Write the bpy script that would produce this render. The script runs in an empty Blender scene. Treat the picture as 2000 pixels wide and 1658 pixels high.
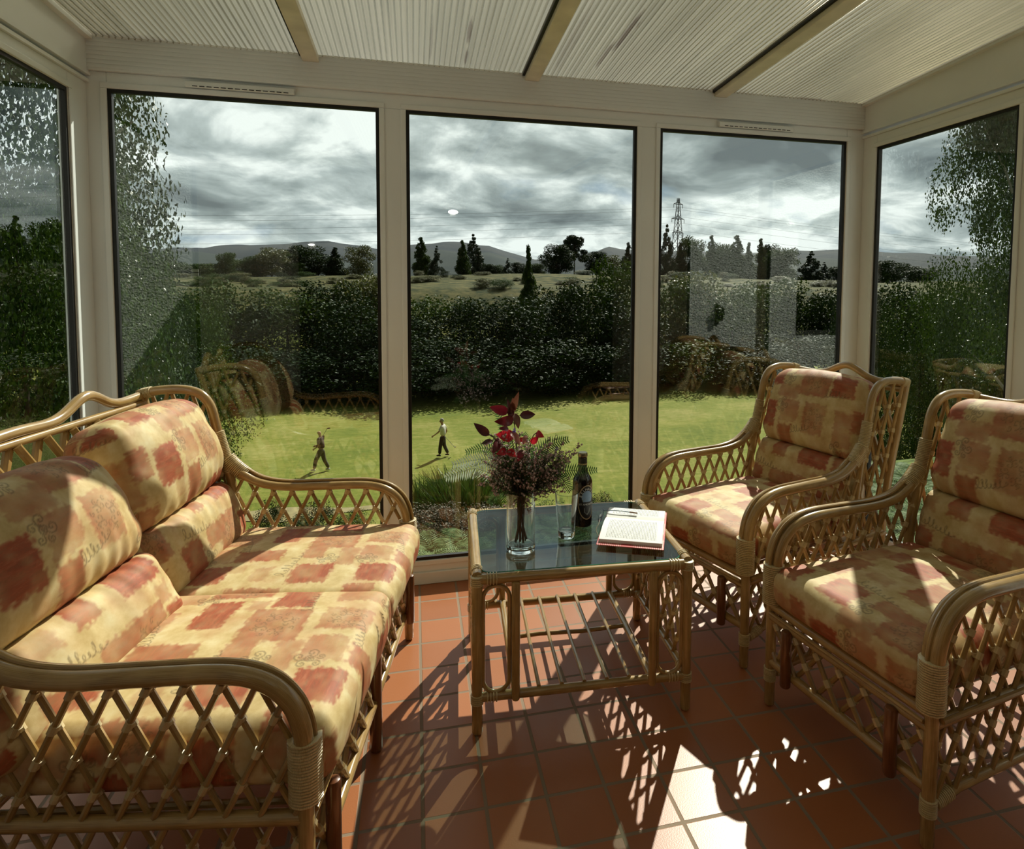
import bpy, math, random
import numpy as np
from mathutils import Vector, Matrix

random.seed(7)
PI = math.pi
scn = bpy.context.scene
COL = scn.collection
R = math.radians

# ------------------------------------------------------------------ camera (measured from the floor tiles; 1 tile = 0.16 m)
T = 0.16
F, CX, CY, PITCH, YAW, ROLL = 1216.555, 1110.856, 632.2435, .0603, .2417, .0068
CAM = np.array([-.0532, -16.6356, 8.4525]) * T


def cam_axes():
    c, s = math.cos(YAW), math.sin(YAW)
    cp, sp = math.cos(PITCH), math.sin(PITCH)
    cr, sr = math.cos(ROLL), math.sin(ROLL)
    fwd = np.array([s * cp, c * cp, -sp])
    right = np.array([c, -s, 0.])
    up = np.cross(right, fwd)
    return cr * right + sr * up, -sr * right + cr * up, fwd


RX, UY, FW = cam_axes()


def ray(px, py):
    return FW + RX * (px - CX) / F - UY * (py - CY) / F


def at_y(px, py, y):
    d = ray(px, py)
    return CAM + d * (y - CAM[1]) / d[1]


def at_z(px, py, z):
    d = ray(px, py)
    return CAM + d * (z - CAM[2]) / d[2]


def at_x(px, py, x):
    d = ray(px, py)
    return CAM + d * (x - CAM[0]) / d[0]


cd = bpy.data.cameras.new('camera')
cam = bpy.data.objects.new('camera', cd)
COL.objects.link(cam)
M = Matrix.Identity(4)
for i in range(3):
    M[i][0], M[i][1], M[i][2], M[i][3] = RX[i], UY[i], -FW[i], CAM[i]
cam.matrix_world = M
cd.sensor_fit = 'HORIZONTAL'
cd.sensor_width = 36
cd.lens = F / 2000 * 36
cd.shift_x = (1000 - CX) / 2000
cd.shift_y = (CY - 829) / 2000
cd.clip_start = .02
cd.clip_end = 30000
scn.camera = cam
vs = scn.view_settings
vs.view_transform = 'Standard'
vs.look = 'None'
vs.exposure = 0
vs.gamma = 1
vs.use_curve_mapping = False
scn.cycles.max_bounces = 10
scn.cycles.diffuse_bounces = 3
scn.cycles.transparent_max_bounces = 24
scn.cycles.use_denoising = True
scn.cycles.sample_clamp_indirect = 6


# ------------------------------------------------------------------ node helpers
class NT:
    def __init__(s, tree):
        s.t = tree
        s.n = tree.nodes
        s.l = tree.links

    def new(s, typ, **kw):
        n = s.n.new(typ)
        for k, v in kw.items():
            if k.startswith('i_'):
                n.inputs[k[2:].replace('_', ' ')].default_value = v
            else:
                setattr(n, k, v)
        return n

    def link(s, a, b):
        s.l.new(a, b)

    def val(s, x, sock):
        if hasattr(x, 'is_output'):
            s.l.new(x, sock)
        else:
            sock.default_value = x

    def math(s, op, a, b=0., c=None, clamp=False):
        n = s.n.new('ShaderNodeMath')
        n.operation = op
        n.use_clamp = clamp
        s.val(a, n.inputs[0])
        s.val(b, n.inputs[1])
        if c is not None:
            s.val(c, n.inputs[2])
        return n.outputs[0]

    def mix(s, f, a, b, typ='MIX'):
        n = s.n.new('ShaderNodeMix')
        n.data_type = 'RGBA'
        n.blend_type = typ
        s.val(f, n.inputs[0])
        s.val(a if hasattr(a, 'is_output') else (*a, 1) if len(a) == 3 else a, n.inputs[6])
        s.val(b if hasattr(b, 'is_output') else (*b, 1) if len(b) == 3 else b, n.inputs[7])
        return n.outputs[2]

    def noise(s, vec, scale, detail=3, rough=.5, dist=0.):
        n = s.n.new('ShaderNodeTexNoise')
        n.inputs['Scale'].default_value = scale
        n.inputs['Detail'].default_value = detail
        n.inputs['Roughness'].default_value = rough
        n.inputs['Distortion'].default_value = dist
        if vec is not None:
            s.link(vec, n.inputs['Vector'])
        return n.outputs['Fac']

    def ramp(s, f, stops):
        n = s.n.new('ShaderNodeValToRGB')
        e = n.color_ramp.elements
        while len(e) < len(stops):
            e.new(.5)
        for el, (p, c) in zip(e, stops):
            el.position = p
            el.color = (*c, 1) if len(c) == 3 else c
        s.link(f, n.inputs[0])
        return n.outputs[0]

    def mapv(s, vec, scale=(1, 1, 1), rot=(0, 0, 0), loc=(0, 0, 0)):
        n = s.n.new('ShaderNodeMapping')
        n.inputs['Scale'].default_value = scale
        n.inputs['Rotation'].default_value = rot
        n.inputs['Location'].default_value = loc
        s.link(vec, n.inputs['Vector'])
        return n.outputs[0]

    def bump(s, h, strength=.3, dist=.01):
        n = s.n.new('ShaderNodeBump')
        n.inputs['Strength'].default_value = strength
        n.inputs['Distance'].default_value = dist
        s.link(h, n.inputs['Height'])
        return n.outputs[0]


def newmat(name):
    m = bpy.data.materials.new(name)
    m.use_nodes = True
    nt = NT(m.node_tree)
    for n in list(nt.n):
        nt.n.remove(n)
    out = nt.new('ShaderNodeOutputMaterial')
    return m, nt, out


def princ(nt, out, color, rough=.5, spec=.5, metal=0., coat=0., normal=None):
    b = nt.new('ShaderNodeBsdfPrincipled')
    nt.val(color if hasattr(color, 'is_output') else (*color, 1), b.inputs['Base Color'])
    nt.val(rough, b.inputs['Roughness'])
    b.inputs['Metallic'].default_value = metal
    b.inputs['Specular IOR Level'].default_value = spec
    b.inputs['Coat Weight'].default_value = coat
    b.inputs['Coat Roughness'].default_value = .15
    if normal is not None:
        nt.link(normal, b.inputs['Normal'])
    nt.link(b.outputs[0], out.inputs[0])
    return b


def plain(name, c, rough=.5, var=.12, scale=20, spec=.4, metal=0., bump=0., coat=0.):
    m, nt, out = newmat(name)
    tc = nt.new('ShaderNodeTexCoord').outputs['Object']
    f = nt.noise(tc, scale, 4)
    lo = tuple(x * (1 - var) for x in c)
    hi = tuple(min(1, x * (1 + var)) for x in c)
    colr = nt.ramp(f, [(.3, lo), (.7, hi)])
    nrm = nt.bump(f, bump, .005) if bump else None
    princ(nt, out, colr, rough, spec, metal, coat, nrm)
    return m


def mat_rattan(name, dark, light, rough=.3):
    m, nt, out = newmat(name)
    uv = nt.new('ShaderNodeTexCoord').outputs['UV']
    a = nt.noise(nt.mapv(uv, (9, 900, 1)), 1., 4, .6)
    b = nt.noise(nt.mapv(uv, (14, 40, 1)), 1., 2)
    f = nt.math('ADD', nt.math('MULTIPLY', a, .65), nt.math('MULTIPLY', b, .35))
    colr = nt.ramp(f, [(.33, dark), (.5, tuple((x + y) / 2 for x, y in zip(dark, light))), (.66, light)])
    princ(nt, out, colr, rough, .5, coat=.7)
    return m


def mat_leaf(name, c1, c2, rough=.45, transl=.15, spec=.4, tmix=.5):
    m, nt, out = newmat(name)
    g = nt.new('ShaderNodeNewGeometry')
    colr = nt.ramp(g.outputs['Random Per Island'], [(.0, c1), (1., c2)])
    b = princ(nt, out, colr, rough, spec)
    if transl > 0:
        tr = nt.new('ShaderNodeBsdfTranslucent')
        nt.link(nt.mix(tmix, colr, (.10, .16, .01)), tr.inputs[0])
        mx = nt.new('ShaderNodeMixShader')
        mx.inputs[0].default_value = transl
        nt.link(b.outputs[0], mx.inputs[1])
        nt.link(tr.outputs[0], mx.inputs[2])
        nt.link(mx.outputs[0], out.inputs[0])
    return m


def mat_glass(name, tint=(1, 1, 1), r0=.05, gloss=(1, 1, 1), rough=0., k=1.):
    """clear sheet: transparent body plus an angle-dependent mirror reflection"""
    m, nt, out = newmat(name)
    g = nt.new('ShaderNodeNewGeometry')
    d = nt.new('ShaderNodeVectorMath')
    d.operation = 'DOT_PRODUCT'
    nt.link(g.outputs['Incoming'], d.inputs[0])
    nt.link(g.outputs['Normal'], d.inputs[1])
    c = nt.math('ABSOLUTE', d.outputs['Value'])
    f = nt.math('POWER', nt.math('SUBTRACT', 1., c), 5.)
    f = nt.math('ADD', nt.math('MULTIPLY', f, (1 - r0) * k), r0, clamp=True)
    t = nt.new('ShaderNodeBsdfTransparent')
    t.inputs[0].default_value = (*tint, 1)
    gl = nt.new('ShaderNodeBsdfGlossy')
    gl.inputs['Color'].default_value = (*gloss, 1)
    gl.inputs['Roughness'].default_value = rough
    mx = nt.new('ShaderNodeMixShader')
    nt.link(f, mx.inputs[0])
    nt.link(t.outputs[0], mx.inputs[1])
    nt.link(gl.outputs[0], mx.inputs[2])
    nt.link(mx.outputs[0], out.inputs[0])
    return m


# ------------------------------------------------------------------ mesh builder
class MB:
    def __init__(s):
        s.v, s.f, s.uv = [], [], []
        s.nv = 0

    def add(s, v, f, uv=None):
        v = np.asarray(v, float)
        s.v.append(v)
        o = s.nv
        s.f.extend([tuple(int(i) + o for i in q) for q in f])
        s.uv.append(np.zeros((len(v), 2)) if uv is None else np.asarray(uv, float))
        s.nv += len(v)
        return s

    def box(s, a, b, M=None):
        x0, y0, z0 = a
        x1, y1, z1 = b
        v = np.array([[x0, y0, z0], [x1, y0, z0], [x1, y1, z0], [x0, y1, z0], [x0, y0, z1], [x1, y0, z1], [x1, y1, z1], [x0, y1, z1]], float)
        if M is not None:
            v = v @ np.array(M.to_3x3()).T + np.array(M.translation)
        return s.add(v, [(3, 2, 1, 0), (4, 5, 6, 7), (0, 1, 5, 4), (1, 2, 6, 5), (2, 3, 7, 6), (3, 0, 4, 7)])

    def tube(s, pts, r, n=10, caps=True, round_end=False):
        P = np.asarray(pts, float)
        k = len(P)
        rr = np.full(k, r) if np.isscalar(r) else np.asarray(r, float)
        if round_end:
            t0 = P[0] - P[1]
            t0 /= np.linalg.norm(t0) + 1e-12
            t1 = P[-1] - P[-2]
            t1 /= np.linalg.norm(t1) + 1e-12
            P = np.vstack([P[0] + t0 * rr[0] * .45, P[0] + t0 * rr[0] * .3, P, P[-1] + t1 * rr[-1] * .3, P[-1] + t1 * rr[-1] * .45])
            rr = np.concatenate([[rr[0] * .5, rr[0] * .86], rr, [rr[-1] * .86, rr[-1] * .5]])
            k = len(P)
        tg = np.gradient(P, axis=0)
        tg /= np.linalg.norm(tg, axis=1, keepdims=True) + 1e-12
        a = np.array([0, 0, 1.]) if abs(tg[0][2]) < .9 else np.array([1., 0, 0])
        nrm = np.cross(tg[0], a)
        nrm /= np.linalg.norm(nrm)
        L = np.concatenate([[0], np.cumsum(np.linalg.norm(np.diff(P, axis=0), axis=1))])
        ang = np.linspace(0, 2 * PI, n, endpoint=False)
        V, UV = [], []
        off = random.random() * 7
        for i in range(k):
            nrm = nrm - tg[i] * (nrm @ tg[i])
            nrm /= np.linalg.norm(nrm) + 1e-12
            bi = np.cross(tg[i], nrm)
            V.append(P[i] + rr[i] * (np.cos(ang)[:, None] * nrm + np.sin(ang)[:, None] * bi))
            UV.append(np.stack([np.full(n, L[i] + off), np.abs(ang / PI - 1) * .05 + off], 1))
        V = np.vstack(V)
        UV = np.vstack(UV)
        Fc = []
        for i in range(k - 1):
            for j in range(n):
                j2 = (j + 1) % n
                Fc.append((i * n + j, i * n + j2, (i + 1) * n + j2, (i + 1) * n + j))
        if caps:
            Fc.append(tuple(range(n - 1, -1, -1)))
            Fc.append(tuple(range((k - 1) * n, k * n)))
        return s.add(V, Fc, UV)

    def lathe(s, prof, n=32, c=(0, 0, 0), closed=False):
        prof = np.asarray(prof, float)
        k = len(prof)
        ang = np.linspace(0, 2 * PI, n, endpoint=False)
        V = np.vstack([np.stack([p[0] * np.cos(ang) + c[0], p[0] * np.sin(ang) + c[1], np.full(n, p[1] + c[2])], 1) for p in prof])
        Fc = []
        rng = k if closed else k - 1
        for i in range(rng):
            i2 = (i + 1) % k
            for j in range(n):
                j2 = (j + 1) % n
                Fc.append((i * n + j, i * n + j2, i2 * n + j2, i2 * n + j))
        if not closed:
            if prof[0][0] > 1e-6:
                Fc.append(tuple(range(n - 1, -1, -1)))
            if prof[-1][0] > 1e-6:
                Fc.append(tuple(range((k - 1) * n, k * n)))
        return s.add(V, Fc)

    def ball(s, c, r, n=10, m=7):
        rx, ry, rz = (r, r, r) if np.isscalar(r) else r
        pr = [(max(1e-5, math.sin(PI * i / m)), -math.cos(PI * i / m)) for i in range(m + 1)]
        o = MB().lathe(pr, n)
        v = o.v[0] * np.array([rx, ry, rz]) + np.array(c)
        return s.add(v, o.f)

    def build(s, name, mat=None, parent=None, smooth=True, bevel=0):
        me = bpy.data.meshes.new(name)
        V = np.vstack(s.v) if s.v else np.zeros((0, 3))
        me.from_pydata(V.tolist(), [], s.f)
        if s.uv:
            uvv = np.vstack(s.uv)
            ul = me.uv_layers.new(name='UVMap')
            li = np.zeros(len(me.loops), np.int32)
            me.loops.foreach_get('vertex_index', li)
            ul.data.foreach_set('uv', uvv[li].astype(np.float32).ravel())
        if smooth:
            me.polygons.foreach_set('use_smooth', np.ones(len(me.polygons), bool))
            if hasattr(me, 'set_sharp_from_angle'):
                me.set_sharp_from_angle(angle=R(40))
        if mat is not None:
            me.materials.append(mat)
        o = bpy.data.objects.new(name, me)
        COL.objects.link(o)
        if parent is not None:
            o.parent = parent
        if bevel:
            b = o.modifiers.new('bevel', 'BEVEL')
            b.width = bevel
            b.segments = 2
            b.limit_method = 'ANGLE'
        return o


def spline(pts, sub=6):
    P = np.asarray(pts, float)
    P = np.vstack([2 * P[0] - P[1], P, 2 * P[-1] - P[-2]])
    out = []
    for i in range(1, len(P) - 2):
        p0, p1, p2, p3 = P[i - 1], P[i], P[i + 1], P[i + 2]
        for t in np.linspace(0, 1, sub, endpoint=False):
            out.append(.5 * ((2 * p1) + (-p0 + p2) * t + (2 * p0 - 5 * p1 + 4 * p2 - p3) * t * t + (-p0 + 3 * p1 - 3 * p2 + p3) * t ** 3))
    out.append(P[-2])
    return np.array(out)


def tag(o, label=None, cat=None, group=None, kind=None):
    if label:
        o['label'] = label
    if cat:
        o['category'] = cat
    if group:
        o['group'] = group
    if kind:
        o['kind'] = kind
    return o


def thing(name, label, cat, loc=(0, 0, 0), rotz=0., group=None):
    o = bpy.data.objects.new(name, None)
    o.empty_display_size = .05
    COL.objects.link(o)
    o.location = tuple(float(x) for x in loc)
    o.rotation_euler = (0, 0, rotz)
    return tag(o, label, cat, group)


def copy_tree(o, parent=None):
    c = o.copy()
    COL.objects.link(c)
    if parent is not None:
        c.parent = parent
    for ch in list(o.children):
        copy_tree(ch, c)
    return c


def struct(o):
    o['kind'] = 'structure'
    return o


# ------------------------------------------------------------------ materials
MT = {}
MT['pole'] = mat_rattan('rattan_pole', (.23, .125, .036), (.56, .37, .14), .24)
MT['rod'] = mat_rattan('rattan_rod', (.22, .115, .03), (.50, .32, .11), .3)
MT['stub'] = mat_rattan('rattan_reddish', (.10, .028, .010), (.24, .085, .028))
MT['cane'] = mat_rattan('cane_binding', (.44, .32, .14), (.74, .60, .34), .4)
MT['pvc'] = plain('white_pvc', (.85, .885, .88), .35, .03, 3, .4)
MT['black'] = plain('black_gasket', (.008, .008, .008), .5)
MT['rafter'] = plain('cream_rafter', (.80, .76, .63), .45, .12, 9)
MT['slab'] = plain('concrete', (.35, .33, .3), .9)
MT['metal'] = plain('dull_metal', (.25, .25, .25), .35, metal=.8)


def mat_floor():
    m, nt, out = newmat('quarry_tile')
    tc = nt.new('ShaderNodeTexCoord').outputs['Object']
    br = nt.new('ShaderNodeTexBrick', offset=0., squash=1.)
    br.inputs['Scale'].default_value = 1
    br.inputs['Mortar Size'].default_value = .0055
    br.inputs['Mortar Smooth'].default_value = .25
    br.inputs['Bias'].default_value = 0
    br.inputs['Brick Width'].default_value = T
    br.inputs['Row Height'].default_value = T
    br.inputs['Color1'].default_value = (.345, .098, .026, 1)
    br.inputs['Color2'].default_value = (.45, .145, .045, 1)
    br.inputs['Mortar'].default_value = (.21, .19, .135, 1)
    nt.link(tc, br.inputs['Vector'])
    sp = nt.noise(tc, 260, 2)
    big = nt.noise(tc, 7, 3)
    c = nt.mix(nt.math('MULTIPLY', sp, .35), br.outputs['Color'], (.30, .12, .05))
    c = nt.mix(nt.math('MULTIPLY', big, .3), c, (.45, .2, .09))
    h = nt.math('SUBTRACT', nt.math('MULTIPLY', sp, .12), br.outputs['Fac'])
    ro = nt.math('ADD', .36, nt.math('MULTIPLY', br.outputs['Fac'], .4))
    princ(nt, out, c, ro, .45, normal=nt.bump(h, .5, .003))
    return m


def mat_harl(name, c, strength=1.):
    m, nt, out = newmat(name)
    tc = nt.new('ShaderNodeTexCoord').outputs['Object']
    v = nt.new('ShaderNodeTexVoronoi')
    v.inputs['Scale'].default_value = 60
    nt.link(tc, v.inputs['Vector'])
    f = nt.noise(tc, 3, 4)
    colr = nt.ramp(f, [(.3, tuple(x * .85 for x in c)), (.7, c)])
    princ(nt, out, colr, .9, .2, normal=nt.bump(v.outputs['Distance'], strength, .02))
    return m


def mat_roof():
    m, nt, out = newmat('ribbed_polycarbonate')
    tc = nt.new('ShaderNodeTexCoord').outputs['Object']
    f = nt.noise(nt.mapv(tc, (70, .8, 1)), 1., 3, .6)
    st = nt.noise(nt.mapv(tc, (30, 2.2, 1), loc=(3, 1, 0)), 1., 5, .65)
    c = nt.ramp(f, [(.3, (.30, .28, .19)), (.7, (.46, .44, .33))])
    c = nt.mix(nt.ramp(st, [(.68, (0, 0, 0)), (.76, (1, 1, 1))]), c, (.15, .085, .03))
    # long brown dirt streaks lying in a few flutes, algae at the eaves
    sp = nt.new('ShaderNodeSeparateXYZ')
    nt.link(tc, sp.inputs[0])
    dirt = nt.noise(nt.mapv(tc, (160, 14, 1)), 1., 4, .7)
    for (sx_, sy_, wx, wy, k_) in ((.787, -.33, .016, .22, 1.), (.765, -.12, .013, .16, .8), (.2, -.20, .010, .14, .9), (.206, .03, .009, .10, .9), (.06, -.1, .008, .25, .5), (.60, -.2, .03, .4, .35), (1.42, .13, .2, .05, .35), (1.92, .15, .12, .03, .6), (-1.1, .15, .25, .05, .5)):
        ex = nt.math('DIVIDE', nt.math('SUBTRACT', sp.outputs[0], sx_), wx)
        ey = nt.math('DIVIDE', nt.math('SUBTRACT', sp.outputs[1], sy_), wy)
        q = nt.math('ADD', nt.math('MULTIPLY', ex, ex), nt.math('MULTIPLY', ey, ey))
        q = nt.math('SUBTRACT', nt.math('SUBTRACT', 1.5, q), nt.math('MULTIPLY', dirt, 1.3))
        q = nt.math('MULTIPLY', nt.math('MULTIPLY', q, 1.6, clamp=True), k_)
        c = nt.mix(q, c, (.11, .06, .018))
    d = nt.new('ShaderNodeBsdfPrincipled')
    nt.link(c, d.inputs['Base Color'])
    d.inputs['Roughness'].default_value = .3
    tr = nt.new('ShaderNodeBsdfTranslucent')
    nt.link(c, tr.inputs[0])
    rf = nt.new('ShaderNodeBsdfRefraction')
    nt.link(nt.mix(.65, c, (.98, .96, .84)), rf.inputs[0])
    rf.inputs['Roughness'].default_value = .34
    rf.inputs['IOR'].default_value = 1.12
    m0 = nt.new('ShaderNodeMixShader')
    m0.inputs[0].default_value = .58
    nt.link(tr.outputs[0], m0.inputs[1])
    nt.link(rf.outputs[0], m0.inputs[2])
    tp = nt.new('ShaderNodeBsdfTransparent')
    nt.link(c, tp.inputs[0])
    m1 = nt.new('ShaderNodeMixShader')
    m1.inputs[0].default_value = .45
    nt.link(d.outputs[0], m1.inputs[1])
    nt.link(m0.outputs[0], m1.inputs[2])
    m2 = nt.new('ShaderNodeMixShader')
    m2.inputs[0].default_value = .06
    nt.link(m1.outputs[0], m2.inputs[1])
    nt.link(tp.outputs[0], m2.inputs[2])
    nt.link(m2.outputs[0], out.inputs[0])
    return m


def mat_fabric():
    m, nt, out = newmat('patchwork_fabric')
    at = nt.new('ShaderNodeAttribute', attribute_name='pattern')
    sep = nt.new('ShaderNodeSeparateColor')
    nt.link(at.outputs['Color'], sep.inputs[0])
    tc = nt.new('ShaderNodeTexCoord').outputs['UV']
    br1 = nt.noise(nt.mapv(tc, (18, 90, 1), rot=(0, 0, .5)), 1., 4, .65)
    br2 = nt.noise(tc, 16, 4, .6)
    br3 = nt.noise(tc, 7, 3, .5)
    cream = nt.ramp(br2, [(.3, (.52, .36, .14)), (.52, (.66, .51, .25)), (.72, (.74, .63, .37))])
    cream = nt.mix(nt.ramp(br3, [(.5, (0, 0, 0)), (.75, (.6, .6, .6))]), cream, (.55, .27, .13))
    terra = nt.ramp(br1, [(.28, (.26, .050, .018)), (.55, (.40, .10, .040)), (.75, (.48, .17, .08))])
    k = nt.math('MULTIPLY', sep.outputs[0], nt.math('ADD', .74, nt.math('MULTIPLY', br1, .56)), clamp=True)
    c = nt.mix(k, cream, terra)
    c = nt.mix(nt.math('MULTIPLY', sep.outputs[1], .75), c, (.14, .085, .035))
    weave = nt.noise(nt.mapv(tc, (900, 900, 1)), 1., 1)
    princ(nt, out, c, .62, .35, normal=nt.bump(weave, .12, .002))
    return m


MT['floor'] = mat_floor()
MT['harl'] = mat_harl('white_harling', (.74, .75, .72))
MT['roof'] = mat_roof()
MT['fabric'] = mat_fabric()
MT['pane'] = mat_glass('window_glass', (.93, .96, .94), .055, rough=0.)
MT['tint'] = mat_glass('tinted_table_glass', (.52, .60, .57), .12)
def mat_thick(name, c):
    m, nt, out = newmat(name)
    g = nt.new('ShaderNodeBsdfGlass')
    g.inputs['Color'].default_value = (*c, 1)
    g.inputs['IOR'].default_value = 1.46
    g.inputs['Roughness'].default_value = 0
    nt.link(g.outputs[0], out.inputs[0])
    return m


MT['clear'] = mat_thick('clear_glass', (.97, .99, .98))
MT['edge'] = plain('green_glass_edge', (.05, .22, .15), .1)


# ------------------------------------------------------------------ sky and sun
def world():
    w = bpy.data.worlds.new('sky')
    scn.world = w
    w.use_nodes = True
    nt = NT(w.node_tree)
    for n in list(nt.n):
        nt.n.remove(n)
    out = nt.new('ShaderNodeOutputWorld')
    bg = nt.new('ShaderNodeBackground')
    g = nt.new('ShaderNodeTexCoord').outputs['Generated']
    sp = nt.new('ShaderNodeSeparateXYZ')
    nt.link(g, sp.inputs[0])
    z = nt.math('MAXIMUM', nt.math('ADD', sp.outputs[2], .30), .05)
    cb = nt.new('ShaderNodeCombineXYZ')
    nt.link(nt.math('DIVIDE', sp.outputs[0], z), cb.inputs[0])
    nt.link(nt.math('DIVIDE', sp.outputs[1], z), cb.inputs[1])
    p = cb.outputs[0]
    a = nt.noise(nt.mapv(p, (1, 1.1, 1), loc=(2.3, .7, 0)), 2.6, 9, .56, .35)
    b = nt.noise(nt.mapv(p, (1, 1.1, 1), loc=(7.1, 4.2, 0)), 1.1, 3, .5, .2)
    f = nt.math('ADD', nt.math('MULTIPLY', a, .66), nt.math('MULTIPLY', b, .34))
    cl = nt.ramp(f, [(.36, (.17, .20, .21)), (.44, (.32, .37, .375)), (.50, (.54, .60, .60)), (.565, (1.0, 1.04, 1.02))])
    bl = nt.ramp(nt.noise(nt.mapv(p, loc=(11.4, 3.1, 0)), 2.2, 5, .5), [(.62, (0, 0, 0)), (.72, (1, 1, 1))])
    cl = nt.mix(nt.math('MULTIPLY', bl, .6), cl, (.20, .32, .46))
    # sky brighter towards the sun; dimming behind the house added to darken the room
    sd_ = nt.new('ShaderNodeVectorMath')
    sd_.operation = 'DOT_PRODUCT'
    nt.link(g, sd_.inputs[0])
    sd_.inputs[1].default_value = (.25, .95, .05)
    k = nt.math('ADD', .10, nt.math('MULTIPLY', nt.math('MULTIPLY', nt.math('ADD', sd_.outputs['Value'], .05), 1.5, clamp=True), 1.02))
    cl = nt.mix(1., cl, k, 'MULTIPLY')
    gr = nt.math('MULTIPLY', sp.outputs[2], 30., clamp=True)
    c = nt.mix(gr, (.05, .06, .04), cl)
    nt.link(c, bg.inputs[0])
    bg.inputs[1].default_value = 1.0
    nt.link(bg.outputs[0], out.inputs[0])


world()
SUN_AZ, SUN_EL = R(34.5), R(40.3)
sd = bpy.data.lights.new('sun', 'SUN')
sd.energy = 6.8
sd.angle = R(.53)
sd.color = (1, .94, .82)
so = bpy.data.objects.new('sun', sd)
COL.objects.link(so)
so.rotation_euler = Vector((math.sin(SUN_AZ) * math.cos(SUN_EL), math.cos(SUN_AZ) * math.cos(SUN_EL), math.sin(SUN_EL))).to_track_quat('Z', 'Y').to_euler()

# ------------------------------------------------------------------ the sunroom
XL, XR, YW, YB = -1.235, 2.262, .167, -3.42
ZC = 2.30          # ceiling height at the front
SL = .05           # ceiling rises towards the house


def zc(y):
    return ZC + SL * (YW - y)


struct(MB().box((XL - .1, YB - .05, -.18), (XR + .1, YW + .09, 0)).build('floor', MT['floor'], smooth=False))

OPEN = [(-1.167, -.153), (-.042, 1.016), (1.132, 2.161)]
ZT, ZB = 2.108, .107
YO = YW + .036


def rim(mb, u0, u1, z0, z1, w, d0, d1, to):
    """rectangular ring of bars; to(u, d, z) places a point"""
    def bx(a, b):
        p, q = np.array(to(*a)), np.array(to(*b))
        mb.box(np.minimum(p, q), np.maximum(p, q))
    bx((u0, d0, z0), (u1, d1, z0 + w))
    bx((u0, d0, z1 - w), (u1, d1, z1))
    bx((u0, d0, z0 + w), (u0 + w, d1, z1 - w))
    bx((u1 - w, d0, z0 + w), (u1, d1, z1 - w))


# front wall: posts, mullions, head and bottom rail
b = MB()
b.box((XL - .07, YW, 0), (OPEN[0][0], YO, ZC - .13))
b.box((OPEN[2][1], YW, 0), (XR + .07, YO, ZC - .13))
b.box((OPEN[0][1], YW, ZB), (OPEN[1][0], YO, ZT))
b.box((OPEN[1][1], YW, ZB), (OPEN[2][0], YO, ZT))
b.box((OPEN[0][0], YW, ZT), (OPEN[2][1], YO, ZC - .13))
b.box((OPEN[0][0], YW, 0), (OPEN[2][1], YW + .022, ZB))
b.box((XL, YW - .012, 0), (XR, YW, .055))
for x0, x1 in OPEN:   # raised glazing beads
    for a, c in (((x0 - .022, YW - .006, ZB - .022), (x1 + .022, YW, ZB)), ((x0 - .022, YW - .006, ZT), (x1 + .022, YW, ZT + .022)),
                 ((x0 - .022, YW - .006, ZB), (x0, YW, ZT)), ((x1, YW - .006, ZB), (x1 + .022, YW, ZT))):
        b.box(a, c)
struct(b.build('wall_front', MT['pvc'], smooth=False, bevel=.003))
# ribbed eaves beam above the windows
b = MB()
n = 16
for i in range(n):
    z0 = ZC - .13 + i * .13 / n
    b.box((XL, YW - .018 - (.003 if i % 2 else 0), z0), (XR, YO, z0 + .13 / n))
struct(b.build('trim_1', MT['pvc'], smooth=False))


def window(name, u0, u1, to, dg0=.003, dg1=.022, ZT=ZT, ZB=ZB):
    g = MB()
    rim(g, u0, u1, ZB, ZT, .0145, dg0, dg1, to)
    o = struct(g.build(name, MT['black'], smooth=False))
    p = MB()
    a, c = np.array(to(u0 + .006, .0105, ZB + .006)), np.array(to(u1 - .006, .0165, ZT - .006))
    p.box(np.minimum(a, c), np.maximum(a, c))
    q = p.build('pane', MT['pane'], o, smooth=False)
    q['label'] = 'clear glass pane'
    return o


for i, (x0, x1) in enumerate(OPEN):
    window('window_%d' % (i + 1), x0, x1, lambda u, d, z: (u, YW + d, z))

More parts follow.
